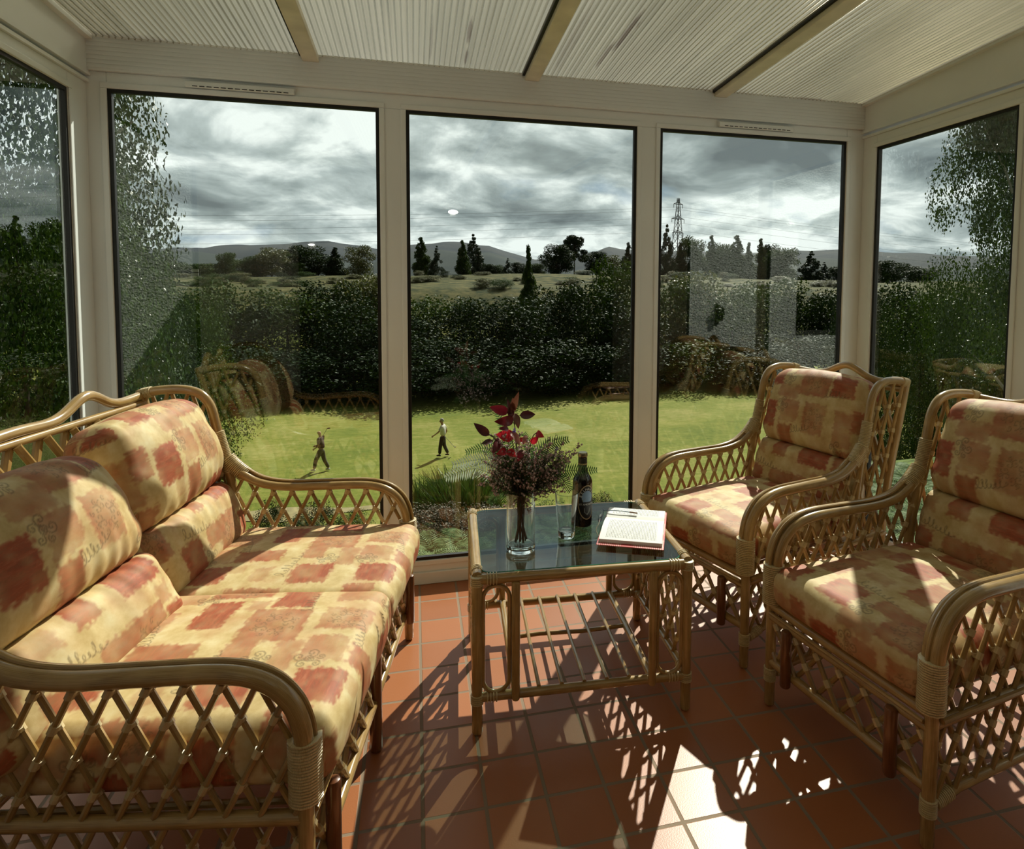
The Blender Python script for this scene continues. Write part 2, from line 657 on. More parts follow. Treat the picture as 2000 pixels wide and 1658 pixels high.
# right and left walls
ZS = 2.065
for side, X, sg in (('right', XR, 1), ('left', XL, -1)):
    ys = [(.070, -.70), (-.81, -1.95)] if sg > 0 else [(.03, -1.05)]
    b = MB()

    def bx(y0, y1, z0, z1, d0=0., d1=.036):
        xa, xb = X + sg * d0, X + sg * d1
        b.box((min(xa, xb), min(y0, y1), z0), (max(xa, xb), max(y0, y1), z1))
    bx(YW, ys[0][0], 0, ZS + .06)
    for k in range(len(ys) - 1):
        bx(ys[k][1], ys[k + 1][0], ZB, ZS)
    bx(ys[-1][1], YB, 0, ZS + .06)
    bx(ys[0][0], ys[-1][1], 0, ZB)
    bx(ys[0][0], ys[-1][1], ZS, ZS + .06)
    for y0, y1 in ys:
        bx(y0 + .022, y1 - .022, ZS, ZS + .022, -.006, 0)
        bx(y0 + .022, y1 - .022, ZB - .022, ZB, -.006, 0)
        bx(y0 + .022, y0, ZB, ZS, -.006, 0)
        bx(y1, y1 - .022, ZB, ZS, -.006, 0)
    struct(b.build('wall_' + side, MT['pvc'], smooth=False, bevel=.003))
    # header boards up to the sloping ceiling
    hb = MB()
    for z0, d in ((ZS + .06, .010), (ZS + .085, .016), (ZS + .095, .012)):
        z1a, z1b = (zc(YW), zc(YB)) if z0 > ZS + .09 else (z0 + .012, z0 + .012)
        xa, xb = X - sg * d, X + sg * .07
        v = []
        for y, zt in ((YW, z1a), (YB, z1b)):
            v += [(xa, y, z0), (xb, y, z0), (xb, y, zt), (xa, y, zt)]
        hb.add(v, [(0, 1, 2, 3), (7, 6, 5, 4), (0, 4, 5, 1), (1, 5, 6, 2), (2, 6, 7, 3), (3, 7, 4, 0)])
    # cover strip along the ceiling edge
    xa, xb = X - sg * .035, X + sg * .02
    v = []
    for y in (YW - .02, YB):
        v += [(xa, y, zc(y) - .018), (xb, y, zc(y) - .018), (xb, y, zc(y)), (xa, y, zc(y))]
    hb.add(v, [(0, 1, 2, 3), (7, 6, 5, 4), (0, 4, 5, 1), (1, 5, 6, 2), (2, 6, 7, 3), (3, 7, 4, 0)])
    struct(hb.build('trim_2' if sg > 0 else 'trim_3', MT['pvc'], smooth=False))
    for k, (y0, y1) in enumerate(ys):
        window('window_%d' % (k + (4 if sg > 0 else 6)), y1, y0, lambda u, d, z: (X + sg * d, u, z), ZT=ZS)

# the house wall behind, white harling, with a dark doorway
b = MB()
b.box((-9, YB - .4, -7), (-1.15, YB, 5.5))
b.box((2.18, YB - .4, -7), (4.32, YB, 5.5))
b.box((-1.15, YB - .4, 2.12), (2.18, YB, 5.5))
b.box((-1.15, YB - .4, -7), (2.18, YB, -.02))
b.box((4.32, YB - .4, -7), (4.98, YB, .78))
b.box((4.32, YB - .4, 2.0), (4.98, YB, 5.5))
b.box((4.98, YB - .4, -7), (10, YB, 5.5))
struct(b.build('wall_back', MT['harl'], smooth=False))
b = MB()
b.box((-1.15, YB - .38, 0), (2.18, YB - .34, 2.12))
struct(b.build('door_1', plain('dark_room', (.03, .025, .02), .3), smooth=False))  # dark sheet across the doorway stands in for the unlit room beyond
b = MB()
rim(b, 4.32, 4.98, .78, 2.0, .06, 0, .05, lambda u, d, z: (u, YB - .2 + d, z))
o = struct(b.build('window_7', plain('dark_frame', (.04, .04, .035), .5), smooth=False))
MB().box((4.36, YB - .19, .82), (4.94, YB - .18, 1.96)).build('pane', mat_glass('house_glass', (.05, .05, .05), .06), o, smooth=False)
for (lx_, ly_, nm_) in ((885, 414, 'small lit wall lamp on the house wall, mirrored in the middle window pane'), (608, 478, 'tiny lit wall lamp on the house wall, mirrored over the hills in the left window')):
    v_ = at_y(lx_, ly_, 2 * (YW + .0135) - (YB + .06))
    t = thing('wall_lamp', nm_, 'lamp', (v_[0], YB + .002, v_[2]))
    MB().box((-.03, -.002, -.04), (.03, .012, .04)).build('back_plate', MT['metal'], t, smooth=False)
    m_e, nt, out = newmat('lit_bulb')
    em = nt.new('ShaderNodeEmission')
    em.inputs[0].default_value = (1, .95, .85, 1)
    em.inputs[1].default_value = 22
    nt.link(em.outputs[0], out.inputs[0])
    MB().ball((0, .055, 0), (.05, .035, .022) if lx_ > 700 else (.03, .03, .010), 14, 9).build('bulb', m_e, t)
t = thing('wall_lantern', 'small dark wall lantern on the white harled house wall, seen reflected in the right pane', 'lamp', (3.3, YB, 1.05))
MB().box((-.02, 0, -.12), (.02, .02, .12)).build('back_plate', MT['black'], t, smooth=False)
MB().tube([(0, .01, .08), (0, .07, .10), (0, .1, .07)], .008, 8).build('bracket', MT['black'], t)
MB().lathe([(.03, -.07), (.05, .05), (.055, .055), (.0001, .09)], 6, (0, .1, 0)).build('lantern_body', MT['black'], t)

# ceiling: four ribbed polycarbonate sheets between the rafters
RXS = [at_y(607, 104, YW)[0], at_y(1037, 138, YW)[0], at_y(1404, 172, YW)[0]]
edges = [XL] + RXS + [XR]
ceil_root = MB()
ceil_root.box((XL - .1, YB, zc(YB) + .035), (XR + .1, YB + .12, zc(YB) + .12))
ceil_o = struct(ceil_root.build('ceiling', MT['pvc'], smooth=False))


def slope_bar(mb, x0, x1, dz0, dz1, y0=YW - .01, y1=YB):
    v = []
    for y in (y0, y1):
        z = zc(y)
        v += [(x0, y, z + dz0), (x1, y, z + dz0), (x1, y, z + dz1), (x0, y, z + dz1)]
    mb.add(v, [(0, 1, 2, 3), (7, 6, 5, 4), (0, 4, 5, 1), (1, 5, 6, 2), (2, 6, 7, 3), (3, 7, 4, 0)])


for i in range(4):
    x0, x1 = edges[i], edges[i + 1]
    mb = MB()
    n = max(1, int((x1 - x0) / .0215))
    w = (x1 - x0) / n
    # top and bottom skin in one folded profile: shallow rib every 2 cm
    prof = []
    for k in range(n):
        a = x0 + k * w
        prof += [(a, -.001), (a + w * .14, -.009), (a + w * .22, -.009), (a + w * .36, -.001), (a + w * .9, .0015)]
    prof.append((x1, -.001))
    prof = np.array(prof)
    v, fcs = [], []
    k = len(prof)
    for y in (YW - .005, YB):
        for x, dz in prof:
            v.append((x, y, zc(y) + dz))
    for y in (YW - .005, YB):
        for x, dz in prof:
            v.append((x, y, zc(y) + .016))
    for j in range(k - 1):
        fcs.append((j, j + 1, k + j + 1, k + j))
    mb.add(v, fcs)
    o = mb.build('roof_panel', MT['roof'], ceil_o, smooth=False)
for i, x in enumerate(RXS):
    mb = MB()
    slope_bar(mb, x - .030, x + .034, -.032, -.004)
    o = struct(mb.build('trim_%d' % (4 + i), MT['rafter'], smooth=False, bevel=.003))
    g = MB()
    slope_bar(g, x - .042, x - .0305, -.012, .004)
    g.build('seal', MT['black'], o, smooth=False)

# trickle vents on the window heads
for (xa, xb, py, lab) in ((360, 575, 172, 'long white trickle vent above the left front window'), (1405, 1551, 242, 'short white trickle vent above the right front window')):
    p0, p1 = at_y(xa, py - 3, YW - .02), at_y(xb, py + 5, YW - .02)
    zz = 2.143
    t = thing('trickle_vent', lab, 'vent', ((p0[0] + p1[0]) / 2, YW - .006, zz))
    h = (p1[0] - p0[0]) / 2
    MB().box((-h, -.016, -.012), (h, -.0005, .012)).build('cover', MT['pvc'], t, smooth=False, bevel=.004)
    s = MB()
    for k in range(14):
        x = -h * .86 + k * h * 1.72 / 13.5
        s.box((x, -.0175, -.0095), (x + h * .09, -.0155, -.0065))
    s.build('slot', MT['black'], t, smooth=False)


# ------------------------------------------------------------------ patchwork fabric pattern (numpy raster of one repeat)
PW, PH, PR = .56, .50, .00125


def smooth_noise(h, w, cells, rng):
    gy, gx = cells
    g = rng.random((gy, gx))
    yy = np.linspace(0, gy, h, endpoint=False)
    xx = np.linspace(0, gx, w, endpoint=False)
    y0 = yy.astype(int)
    x0 = xx.astype(int)
    fy = (yy - y0)[:, None]
    fx = (xx - x0)[None, :]
    fy = fy * fy * (3 - 2 * fy)
    fx = fx * fx * (3 - 2 * fx)
    y1 = (y0 + 1) % gy
    x1 = (x0 + 1) % gx
    return (g[np.ix_(y0, x0)] * (1 - fy) * (1 - fx) + g[np.ix_(y0, x1)] * (1 - fy) * fx + g[np.ix_(y1, x0)] * fy * (1 - fx) + g[np.ix_(y1, x1)] * fy * fx)


def make_pattern():
    rng = np.random.default_rng(3)
    w, h = int(PW / PR), int(PH / PR)
    X, Y = np.meshgrid((np.arange(w) + .5) * PR, (np.arange(h) + .5) * PR)
    A = np.zeros((h, w))
    n1 = smooth_noise(h, w, (60, 66), rng) - .5
    n2 = smooth_noise(h, w, (130, 30), rng) - .5
    n3 = smooth_noise(h, w, (24, 24), rng)
    rects = [(.07, .41, .105, .115, .95), (.185, .30, .075, .15, .8), (.20, .435, .10, .10, .6), (.33, .42, .105, .13, .55), (.47, .40, .085, .14, .5),
             (.36, .26, .145, .085, 1.), (.50, .24, .09, .16, .75), (.06, .25, .08, .06, .4), (.06, .10, .11, .115, .9), (.20, .13, .085, .07, .7),
             (.30, .09, .15, .15, .7), (.44, .08, .11, .10, .95), (.53, .44, .06, .09, .8), (.17, .02, .12, .06, .5), (.40, .17, .06, .05, .45), (.10, .33, .05, .05, .35)]
    for cx, cy, rw, rh, tone in rects:
        dx = (X - cx + PW / 2) % PW - PW / 2
        dy = (Y - cy + PH / 2) % PH - PH / 2
        e = np.minimum(rw / 2 - np.abs(dx), rh / 2 - np.abs(dy)) + n1 * .012 + n2 * .008
        m = np.clip(e / .009 + .5, 0, 1) * tone * (.75 + .4 * n3)
        A = np.maximum(A, m)
    A = np.clip(A + (smooth_noise(h, w, (9, 10), rng) - .5) * .35, 0, 1)
    I = np.zeros((h, w))

    def stroke(pts, wd, k):
        P = np.asarray(pts)
        seg = np.linalg.norm(np.diff(P, axis=0), axis=1)
        for (a, b_, L) in zip(P[:-1], P[1:], seg):
            for t_ in np.linspace(0, 1, max(2, int(L / (PR * .6)))):
                x, y = a + (b_ - a) * t_
                r = int(wd / PR) + 1
                ix, iy = int(x / PR), int(y / PR)
                for jy in range(iy - r, iy + r + 1):
                    for jx in range(ix - r, ix + r + 1):
                        d = math.hypot((jx + .5) * PR - x, (jy + .5) * PR - y)
                        v_ = k * min(1, max(0, (wd - d) / PR + .5))
                        if v_ > I[jy % h, jx % w]:
                            I[jy % h, jx % w] = v_

    def script(x, y, s, ang, n, seed):
        rg = random.Random(seed)
        pts = []
        px = 0
        for i in range(n):
            tall = rg.choice([1, 1, 2.1, 2.1, 1.3])
            wd = rg.uniform(.9, 1.4) * s * (1.6 if i == 0 else 1)
            if i == 0:
                tall = 2.4
            for t_ in np.linspace(0, 1, 14, endpoint=False):
                th = 2 * PI * t_
                pts.append((px + wd * t_ + .45 * s * math.sin(th) * (1 if i else 1.7), s * tall * .5 * (1 - math.cos(th))))
            px += wd
        pts.append((px + s, s * .6))
        c, sn = math.cos(ang), math.sin(ang)
        stroke([(x + a * c - b_ * sn, y + a * sn + b_ * c) for a, b_ in pts], .0013, .95)

    def spiral(x, y, r, turns, ph, dirn=1, wd=.0018):
        pts = []
        for t_ in np.linspace(0, 1, 40):
            rr = r * (1 - .9 * t_)
            a = ph + dirn * t_ * turns * 2 * PI
            pts.append((x + rr * math.cos(a), y + rr * math.sin(a)))
        stroke(pts, wd, .85)

    script(.04, .175, .0135, -.12, 8, 1)
    script(.22, .345, .012, .25, 6, 2)
    script(.36, .02, .012, .1, 7, 4)
    for (x, y) in ((.155, .455), (.45, .315), (.15, .075)):
        for k in range(5):
            spiral(x + .022 * math.cos(k * 1.3), y + .026 * math.sin(k * 1.3), .016 - .0015 * k, 1.4, k * 1.3 + PI, (-1) ** k)
        spiral(x, y, .012, 2, 0)
    for (cx, cy, r) in ((.33, .42, .042), (.30, .09, .05), (.50, .22, .03)):   # medallions
        for k in range(8):
            a = k * PI / 4
            spiral(cx + r * .6 * math.cos(a), cy + r * .6 * math.sin(a), r * .32, 1.1, a, (-1) ** k, .0012)
            spiral(cx + r * .95 * math.cos(a + .4), cy + r * .95 * math.sin(a + .4), r * .18, 1., a, 1, .0012)
    for (cx, cy, rw, rh) in ((.07, .41, .09, .10), (.36, .26, .12, .07), (.44, .08, .09, .08)):   # faint written lines on the dark patches
        for k in range(6):
            yy = cy - rh / 2 + rh * (k + .5) / 6
            stroke([(cx - rw / 2 + rw * t_, yy + .002 * math.sin(t_ * 40 + k)) for t_ in np.linspace(0, 1, 30)], .0007, .5)
    return A, I


PAT_A, PAT_I = make_pattern()


def sample_pattern(s, t):
    h, w = PAT_A.shape
    x = np.mod(s / PR - .5, w)
    y = np.mod(t / PR - .5, h)
    x0 = x.astype(int) % w
    y0 = y.astype(int) % h
    fx, fy = x - np.floor(x), y - np.floor(y)
    x1, y1 = (x0 + 1) % w, (y0 + 1) % h
    res = []
    for P in (PAT_A, PAT_I):
        res.append(P[y0, x0] * (1 - fx) * (1 - fy) + P[y0, x1] * fx * (1 - fy) + P[y1, x0] * (1 - fx) * fy + P[y1, x1] * fx * fy)
    return res


def rounded_block(hx, hy, hz, r, step):
    """dense rounded box surface -> verts, quads, original box coordinates"""
    nx, ny, nz = [max(4, int(round(2 * q / step))) for q in (hx, hy, hz)]
    gx, gy, gz = np.linspace(-hx, hx, nx + 1), np.linspace(-hy, hy, ny + 1), np.linspace(-hz, hz, nz + 1)
    idx = {}
    V, Fc = [], []
    off = 0
    key = []

    def face(A, B, fn, flip):
        nonlocal off
        a, b_ = np.meshgrid(A, B, indexing='ij')
        p = fn(a.ravel(), b_.ravel())
        V.append(p)
        na, nb = len(A), len(B)
        ii, jj = np.meshgrid(np.arange(na - 1), np.arange(nb - 1), indexing='ij')
        q = np.stack([ii * nb + jj, (ii + 1) * nb + jj, (ii + 1) * nb + jj + 1, ii * nb + jj + 1], -1).reshape(-1, 4) + off
        if flip:
            q = q[:, ::-1]
        Fc.append(q)
        off += na * nb

    c = lambda v, n_: np.full(n_, v)
    face(gx, gy, lambda a, b_: np.stack([a, b_, c(hz, len(a))], 1), False)
    face(gx, gy, lambda a, b_: np.stack([a, b_, c(-hz, len(a))], 1), True)
    face(gx, gz, lambda a, b_: np.stack([a, c(-hy, len(a)), b_], 1), False)
    face(gx, gz, lambda a, b_: np.stack([a, c(hy, len(a)), b_], 1), True)
    face(gy, gz, lambda a, b_: np.stack([c(hx, len(a)), a, b_], 1), False)
    face(gy, gz, lambda a, b_: np.stack([c(-hx, len(a)), a, b_], 1), True)
    V = np.vstack(V)
    Fc = np.vstack(Fc)
    q = np.round(V * 1e5).astype(np.int64)
    _, first, inv = np.unique(q, axis=0, return_index=True, return_inverse=True)
    V = V[first]
    Fc = inv.reshape(-1)[Fc]
    inner = np.clip(V, [-(hx - r), -(hy - r), -(hz - r)], [hx - r, hy - r, hz - r])
    d = V - inner
    L = np.linalg.norm(d, axis=1, keepdims=True)
    P = inner + np.where(L > 1e-9, d / np.maximum(L, 1e-9) * r, 0)
    return P, Fc, V


def vnoise(x, y, seed):
    """cheap smooth 2-D noise"""
    rg = random.Random(seed)
    s = np.zeros_like(x)
    for k in range(9):
        a = rg.uniform(0, 2 * PI)
        f = rg.uniform(.6, 1.8)
        s += np.sin((x * math.cos(a) + y * math.sin(a)) * f + rg.uniform(0, 6.28))
    return s / 4.5


def fabric_mesh(name, P, Fc, s, t):
    me = bpy.data.meshes.new(name)
    me.vertices.add(len(P))
    me.vertices.foreach_set('co', P.astype(np.float32).ravel())
    me.loops.add(len(Fc) * 4)
    me.loops.foreach_set('vertex_index', Fc.astype(np.int32).ravel())
    me.polygons.add(len(Fc))
    me.polygons.foreach_set('loop_start', np.arange(len(Fc), dtype=np.int32) * 4)
    me.polygons.foreach_set('use_smooth', np.ones(len(Fc), bool))
    me.update(calc_edges=True)
    a, i = sample_pattern(s, t)
    ca = me.color_attributes.new('pattern', 'FLOAT_COLOR', 'POINT')
    ca.data.foreach_set('color', np.stack([a, i, a * 0, a * 0 + 1], 1).astype(np.float32).ravel())
    uv = me.uv_layers.new(name='UVMap')
    li = Fc.ravel()
    uv.data.foreach_set('uv', np.stack([s[li], t[li]], 1).astype(np.float32).ravel())
    me.materials.append(MT['fabric'])
    me.validate()
    return me


STEP = .0032


def seat_mesh(name, W, D, H, so, to, seed):
    hx, hy, hz = W / 2, D / 2, H / 2
    P, Fc, B = rounded_block(hx, hy, hz, .042, STEP)
    x, y, z = B.T
    # fabric runs over the top and down the front and the sides
    over_f = np.where(np.isclose(y, -hy), hz - z, 0)
    over_s = np.where(np.isclose(np.abs(x), hx), hz - z, 0)
    s = x + np.sign(x) * over_s + so
    t = y - over_f + to
    X, Y, Z = P.T.copy()
    nx, ny, nz = X / hx, Y / hy, Z / hz
    top = np.clip(nz, 0, 1)
    Z = Z + .020 * (1 - nx ** 2) * (1 - (ny * .8) ** 2) * top
    Y = Y - .014 * (1 - nz ** 2) * (ny < -.6) * (1 - nx ** 4)
    X = X + .008 * (1 - nz ** 2) * np.sign(nx) * (np.abs(nx) > .8)
    wr = vnoise(X * 26, Y * 9, seed) * .0022 + vnoise(X * 60, Y * 50, seed + 1) * .0007
    Z = Z + wr * top
    Y = Y + vnoise(X * 40, Z * 20, seed + 2) * .0016 * (ny < -.5)
    return fabric_mesh(name, np.stack([X, Y, Z], 1), Fc, s, t)


def back_mesh(name, W, H, D, zcr, so, to, seed, puff=1., taper=.17):
    """back cushion standing along z: front face at -y, crease at height zcr above its bottom"""
    hx, hy, hz = W / 2, D / 2, H / 2
    P, Fc, B = rounded_block(hx, hy, hz, .055, STEP)
    x, y, z = B.T
    over_s = np.where(np.isclose(np.abs(x), hx), y + hy, 0)
    over_t = np.where(np.isclose(z, hz), y + hy, 0)
    s = x + np.sign(x) * over_s + so
    t = z + over_t + to
    X, Y, Z = P.T.copy()
    zb = Z + hz
    front = np.clip(-Y / hy, 0, 1)
    cr = zcr + .010 * vnoise(X * 7, X * 0, seed) - .02 * (X / hx) ** 2 * .5
    d = zb - cr
    nx = X / hx
    up = np.clip((zb - zcr) / (H - zcr), 0, 1)
    lo = np.clip((zcr - zb) / zcr, 0, 1)
    bulge_u = np.sin(PI * np.clip(up * .82 + .1, 0, 1)) * (d > 0)
    bulge_l = np.sin(PI * np.clip(lo * .8 + .1, 0, 1)) * (d <= 0)
    side = (1 - np.abs(nx) ** 3)
    Y = Y - front * side * puff * (.042 * bulge_u + .020 * bulge_l)
    Y = Y + front * (.045 * np.exp(-(d / .010) ** 2) + .022 * np.exp(-(d / .03) ** 2))
    # the upper lobe sags over the crease
    Z = Z - front * .022 * np.exp(-np.clip(d, 0, 1) / .04) * (d > 0)
    # gathers fan out from crease and top seam
    g1 = np.sin(X * 105 + 4 * vnoise(X * 9, Z * 6, seed + 3) + 30 * X * np.abs(d)) * np.exp(-np.abs(d) / .045)
    g2 = np.sin(X * 80 + Z * 30 + 5 * vnoise(X * 8, Z * 5, seed + 4)) * np.exp(-np.abs(zb - H) / .05)
    g3 = vnoise(X * 16, Z * 34, seed + 5)
    g4 = np.sin(Z * 70 + 16 * np.abs(X) + 3 * vnoise(X * 9, Z * 9, seed + 7)) * np.exp(-(hx - np.abs(X)) / .05)
    amp = .4 + .6 * np.clip(vnoise(X * 5, Z * 5, seed + 6) + .4, 0, 1)
    Y = Y + (.0075 * g1 * amp + .0065 * g2 * amp + .0045 * g3 + .0050 * g4 * amp) * (.25 + .75 * front)
    X = X * (1 - taper * np.clip((zb - H * .66) / (H * .34), 0, 1) ** 2 - .05 * np.exp(-(d / .03) ** 2))
    Z = Z + .02 * (1 - nx ** 2) * (zb > H * .8) * (zb - H * .8) / (H * .2)
    return fabric_mesh(name, np.stack([X, Y, Z], 1), Fc, s, t)


def place(me, name, parent, loc, rotx=0., rotz=0., roty=0.):
    o = bpy.data.objects.new(name, me)
    COL.objects.link(o)
    o.parent = parent
    o.location = loc
    o.rotation_euler = (rotx, roty, rotz)
    return o


# ------------------------------------------------------------------ rattan seating
def clip_line(poly, p, d):
    ts = []
    n = len(poly)
    for i in range(n):
        a, b_ = np.array(poly[i]), np.array(poly[(i + 1) % n])
        e = b_ - a
        den = d[0] * e[1] - d[1] * e[0]
        if abs(den) < 1e-9:
            continue
        w = a - p
        t = (w[0] * e[1] - w[1] * e[0]) / den
        u = (w[0] * d[1] - w[1] * d[0]) / den
        if 0 <= u < 1:
            ts.append(t)
    ts.sort()
    return [(ts[i], ts[i + 1]) for i in range(0, len(ts) - 1, 2)]


def lattice(rods, wraps, poly, pitch, slope, to3, r=.0062, phase=0.):
    """two families of crossing rods clipped to a polygon in the (a, h) plane; cane wraps at the crossings"""
    poly = [np.array(q, float) for q in poly]
    a0, a1 = min(q[0] for q in poly), max(q[0] for q in poly)
    h0, h1 = min(q[1] for q in poly), max(q[1] for q in poly)
    fam = {1: [], -1: []}
    for sg in (1, -1):
        d = np.array([slope * sg, 1.])
        k0 = int(math.floor((a0 - slope * (h1 - h0) - a0) / pitch)) - 2
        k1 = int(math.ceil((a1 + slope * (h1 - h0) - a0) / pitch)) + 2
        for k in range(k0, k1 + 1):
            p = np.array([a0 + (k + phase) * pitch, h0])
            for t0, t1 in clip_line(poly, p, d):
                if t1 - t0 < .02:
                    continue
                A, B_ = p + d * t0, p + d * t1
                off = sg * r * .75
                rods.tube([to3(A[0], A[1], off), to3((A[0] + B_[0]) / 2, (A[1] + B_[1]) / 2, off), to3(B_[0], B_[1], off)], r, 7)
                fam[sg].append((p, t0, t1))
    for p, t0, t1 in fam[1]:
        for q, s0, s1 in fam[-1]:
            # p + d1*t = q + d2*s ; t = s in height (same h0)
            t = (q[0] - p[0]) / (2 * slope)
            if t0 + .01 < t < t1 - .01 and s0 + .01 < t < s1 - .01:
                c = p + np.array([slope, 1.]) * t
                e = np.array([slope, 1.]) * .008
                wraps.tube([to3(*(c - e), r * .75), to3(*(c + e), r * .75)], r * 1.35, 7)
                e = np.array([-slope, 1.]) * .008
                wraps.tube([to3(*(c - e), -r * .75), to3(*(c + e), -r * .75)], r * 1.35, 7)


def lattice_part(name, rods, wraps, root):
    n0 = len(rods.f)
    off = rods.nv
    rods.v += wraps.v
    rods.uv += wraps.uv
    rods.f += [tuple(i + off for i in q) for q in wraps.f]
    rods.nv += wraps.nv
    o = rods.build(name, MT['rod'], root)
    o.data.materials.append(MT['cane'])
    mi = np.zeros(len(o.data.polygons), np.int32)
    mi[n0:] = 1
    o.data.polygons.foreach_set('material_index', mi)
    return o


def coil(mb, path, r, wr=.0022, turns=None):
    """cane wound round a pole"""
    P = spline(path, 8)
    seg = np.concatenate([[0], np.cumsum(np.linalg.norm(np.diff(P, axis=0), axis=1))])
    L = seg[-1]
    n = turns or max(3, int(L / (wr * 2.3)))
    for i in range(n):
        s = L * (i + .5) / n
        k = min(len(P) - 2, int(np.searchsorted(seg, s)))
        c = np.array([np.interp(s, seg, P[:, j]) for j in range(3)])
        tg = P[min(k + 1, len(P) - 1)] - P[max(k - 1, 0)]
        tg /= np.linalg.norm(tg)
        mb.tube([c - tg * wr * 1.05, c - tg * wr * .6, c + tg * wr * .6, c + tg * wr * 1.05], [r * 1.0, r + wr, r + wr, r * 1.0], 12, caps=True)


ARM = [(0, .36), (-.002, .44), (.004, .497), (.028, .548), (.075, .585), (.150, .602), (.29, .602), (.43, .601), (.525, .617), (.59, .652), (.64, .70)]
WING = [(.60, .34), (.622, .52), (.648, .665), (.672, .75), (.688, .83), (.706, .90), (.742, .944), (.80, .960), (.875, .958), (.93, .948)]
REAR = [(.945, .955), (.895, .76), (.84, .55), (.805, .33), (.80, 0.0)]


def seat_frame(root, hw, humps, mid_leg, stubs):
    """everything of cane; local x along the seat, y to the back, z up"""
    P3 = lambda u: (lambda q: (u, q[0], q[1]))
    for sg in (-1, 1):
        u = sg * hw
        # front leg
        MB().tube([(u, 0, 0), (u, 0, .2), (u, 0, .40)], .0165, 12, round_end=True).build('leg', MT['pole'], root)
        MB().tube(spline([(u, *q) for q in REAR], 6), .0165, 12, round_end=True).build('rear_post', MT['pole'], root)
        # armrest: two poles with a thin rod in the groove between them
        a = MB()
        arm3 = [(u + sg * .008, *q) for q in ARM]
        a.tube(spline(arm3, 7), .0185, 12, round_end=True)
        inn = [(u - sg * .019, q[0] + .004, q[1] - .001) for q in ARM[:-1]]
        a.tube(spline(inn, 7), .0150, 12, round_end=True)
        thin = []
        AP = spline([(q[0], q[1]) for q in ARM[:-1]], 7)
        tg = np.gradient(AP, axis=0)
        tg /= np.linalg.norm(tg, axis=1, keepdims=True)
        for q, t_ in zip(AP, tg):
            thin.append((u - sg * .006, q[0] - t_[1] * .0165, q[1] + t_[0] * .0165))
        a.tube(thin, .0055, 8)
        a.build('armrest', MT['pole'], root)
        w = MB().tube(spline([(u, *q) for q in WING], 7), .0168, 12, round_end=True)
        w.build('wing_pole', MT['pole'], root)
        # cane bindings
        def bind(path, r, wr=.0022):
            q = MB()
            coil(q, path, r, wr)
            q.build('binding', MT['cane'], root)
        bind([(u - sg * .004, 0, .335), (u - sg * .004, 0, .40), (u - sg * .004, .001, .462)], .0305, .0026)
        bind([(u, .640, .655), (u, .664, .735), (u, .682, .805)], .0192, .0026)
        bind([(u, .585, .640), (u, .63, .680), (u, .652, .705)], .026, .0026)
        bind([(u, .905, .953), (u, .94, .945)], .0185, .002)
        bind([(u, 0, .075), (u, 0, .118)], .0180)
        bind([(u, .02, .098), (u, .05, .104), (u, .075, .110)], .0150, .0024)
        # side rails
        MB().tube([(u, 0, .300), (u, .4, .312), (u, .81, .33)], .0150, 10).build('side_rail', MT['pole'], root)
        MB().tube([(u, 0, .094), (u, .1, .115), (u, .45, .125), (u, .80, .125)], .0135, 10).build('lower_side_rail', MT['pole'], root)
        # lattice panels
        rods, wraps = MB(), MB()
        to3 = lambda a_, h_, o_: (u + o_, a_, h_)
        under = [(q[0], q[1] - .014) for q in ARM[2:]] + [(.645, .66), (.618, .50), (.602, .335), (.0, .305), (.006, .40)]
        under = under[::-1]
        lattice(rods, wraps, under, .067, .5, to3, .0066, .3)
        lattice_part('arm_lattice', rods, wraps, root)
        rods, wraps = MB(), MB()
        lattice(rods, wraps, [(.01, .115), (.795, .128), (.805, .32), (.01, .292)], .067, .5, to3, .0066, .1)
        lattice_part('side_lattice', rods, wraps, root)
        rods, wraps = MB(), MB()
        lattice(rods, wraps, [(.604, .34), (.80, .34), (.84, .55), (.895, .76), (.935, .935), (.875, .950), (.80, .95), (.742, .933), (.706, .88), (.688, .80), (.655, .66), (.622, .50)],
                .070, .34, to3, .0072, .45)
        lattice_part('wing_lattice', rods, wraps, root)
    # front and back rails
    MB().tube([(-hw, 0, .325), (0, -.002, .325), (hw, 0, .325)], .0150, 10).tube([(-hw + .01, -.016, .306), (hw - .01, -.016, .306)], .006, 8).tube(
        [(-hw, -.004, .290), (hw, -.004, .290)], .0125, 10).build('front_rail', MT['pole'], root)
    if mid_leg:
        lr = MB().tube([(-hw, 0, .140), (-.004, 0, .140)], .0140, 10, round_end=True).tube([(.004, 0, .140), (hw, 0, .140)], .0140, 10, round_end=True)
        MB().tube([(0, -.004, 0), (0, -.004, .30)], .0185, 12, round_end=True).build('leg', MT['stub'], root)
    else:
        lr = MB().tube([(-hw, 0, .140), (hw, 0, .140)], .0145, 10)
    lr.build('lower_front_rail', MT['pole'], root)
    for uu in stubs:
        MB().tube([(uu, -.022, .285), (uu, -.022, .118)], .0165, 12, round_end=True).build('stub_post', MT['stub'], root)
    MB().tube([(-hw, .805, .33), (hw, .805, .33)], .0145, 10).build('back_seat_rail', MT['pole'], root)
    MB().tube([(-hw, .80, .125), (hw, .80, .125)], .0130, 10).build('lower_back_rail', MT['pole'], root)
    rods, wraps = MB(), MB()
    lattice(rods, wraps, [(-hw + .01, .15), (hw - .01, .15), (hw - .01, .285), (-hw + .01, .285)], .085, .75, lambda a_, h_, o_: (a_, .004 + o_, h_), .0075, .2)
    lattice_part('front_lattice', rods, wraps, root)
    # top rail with a hump over each seat
    top = []
    for uu in np.linspace(-hw, hw, 61):
        z = .940
        for c_ in humps:
            z += .058 * math.exp(-((uu - c_) / .095) ** 2) - .010 * math.exp(-((uu - c_) / .22) ** 4)
        top.append((uu, .942, z))
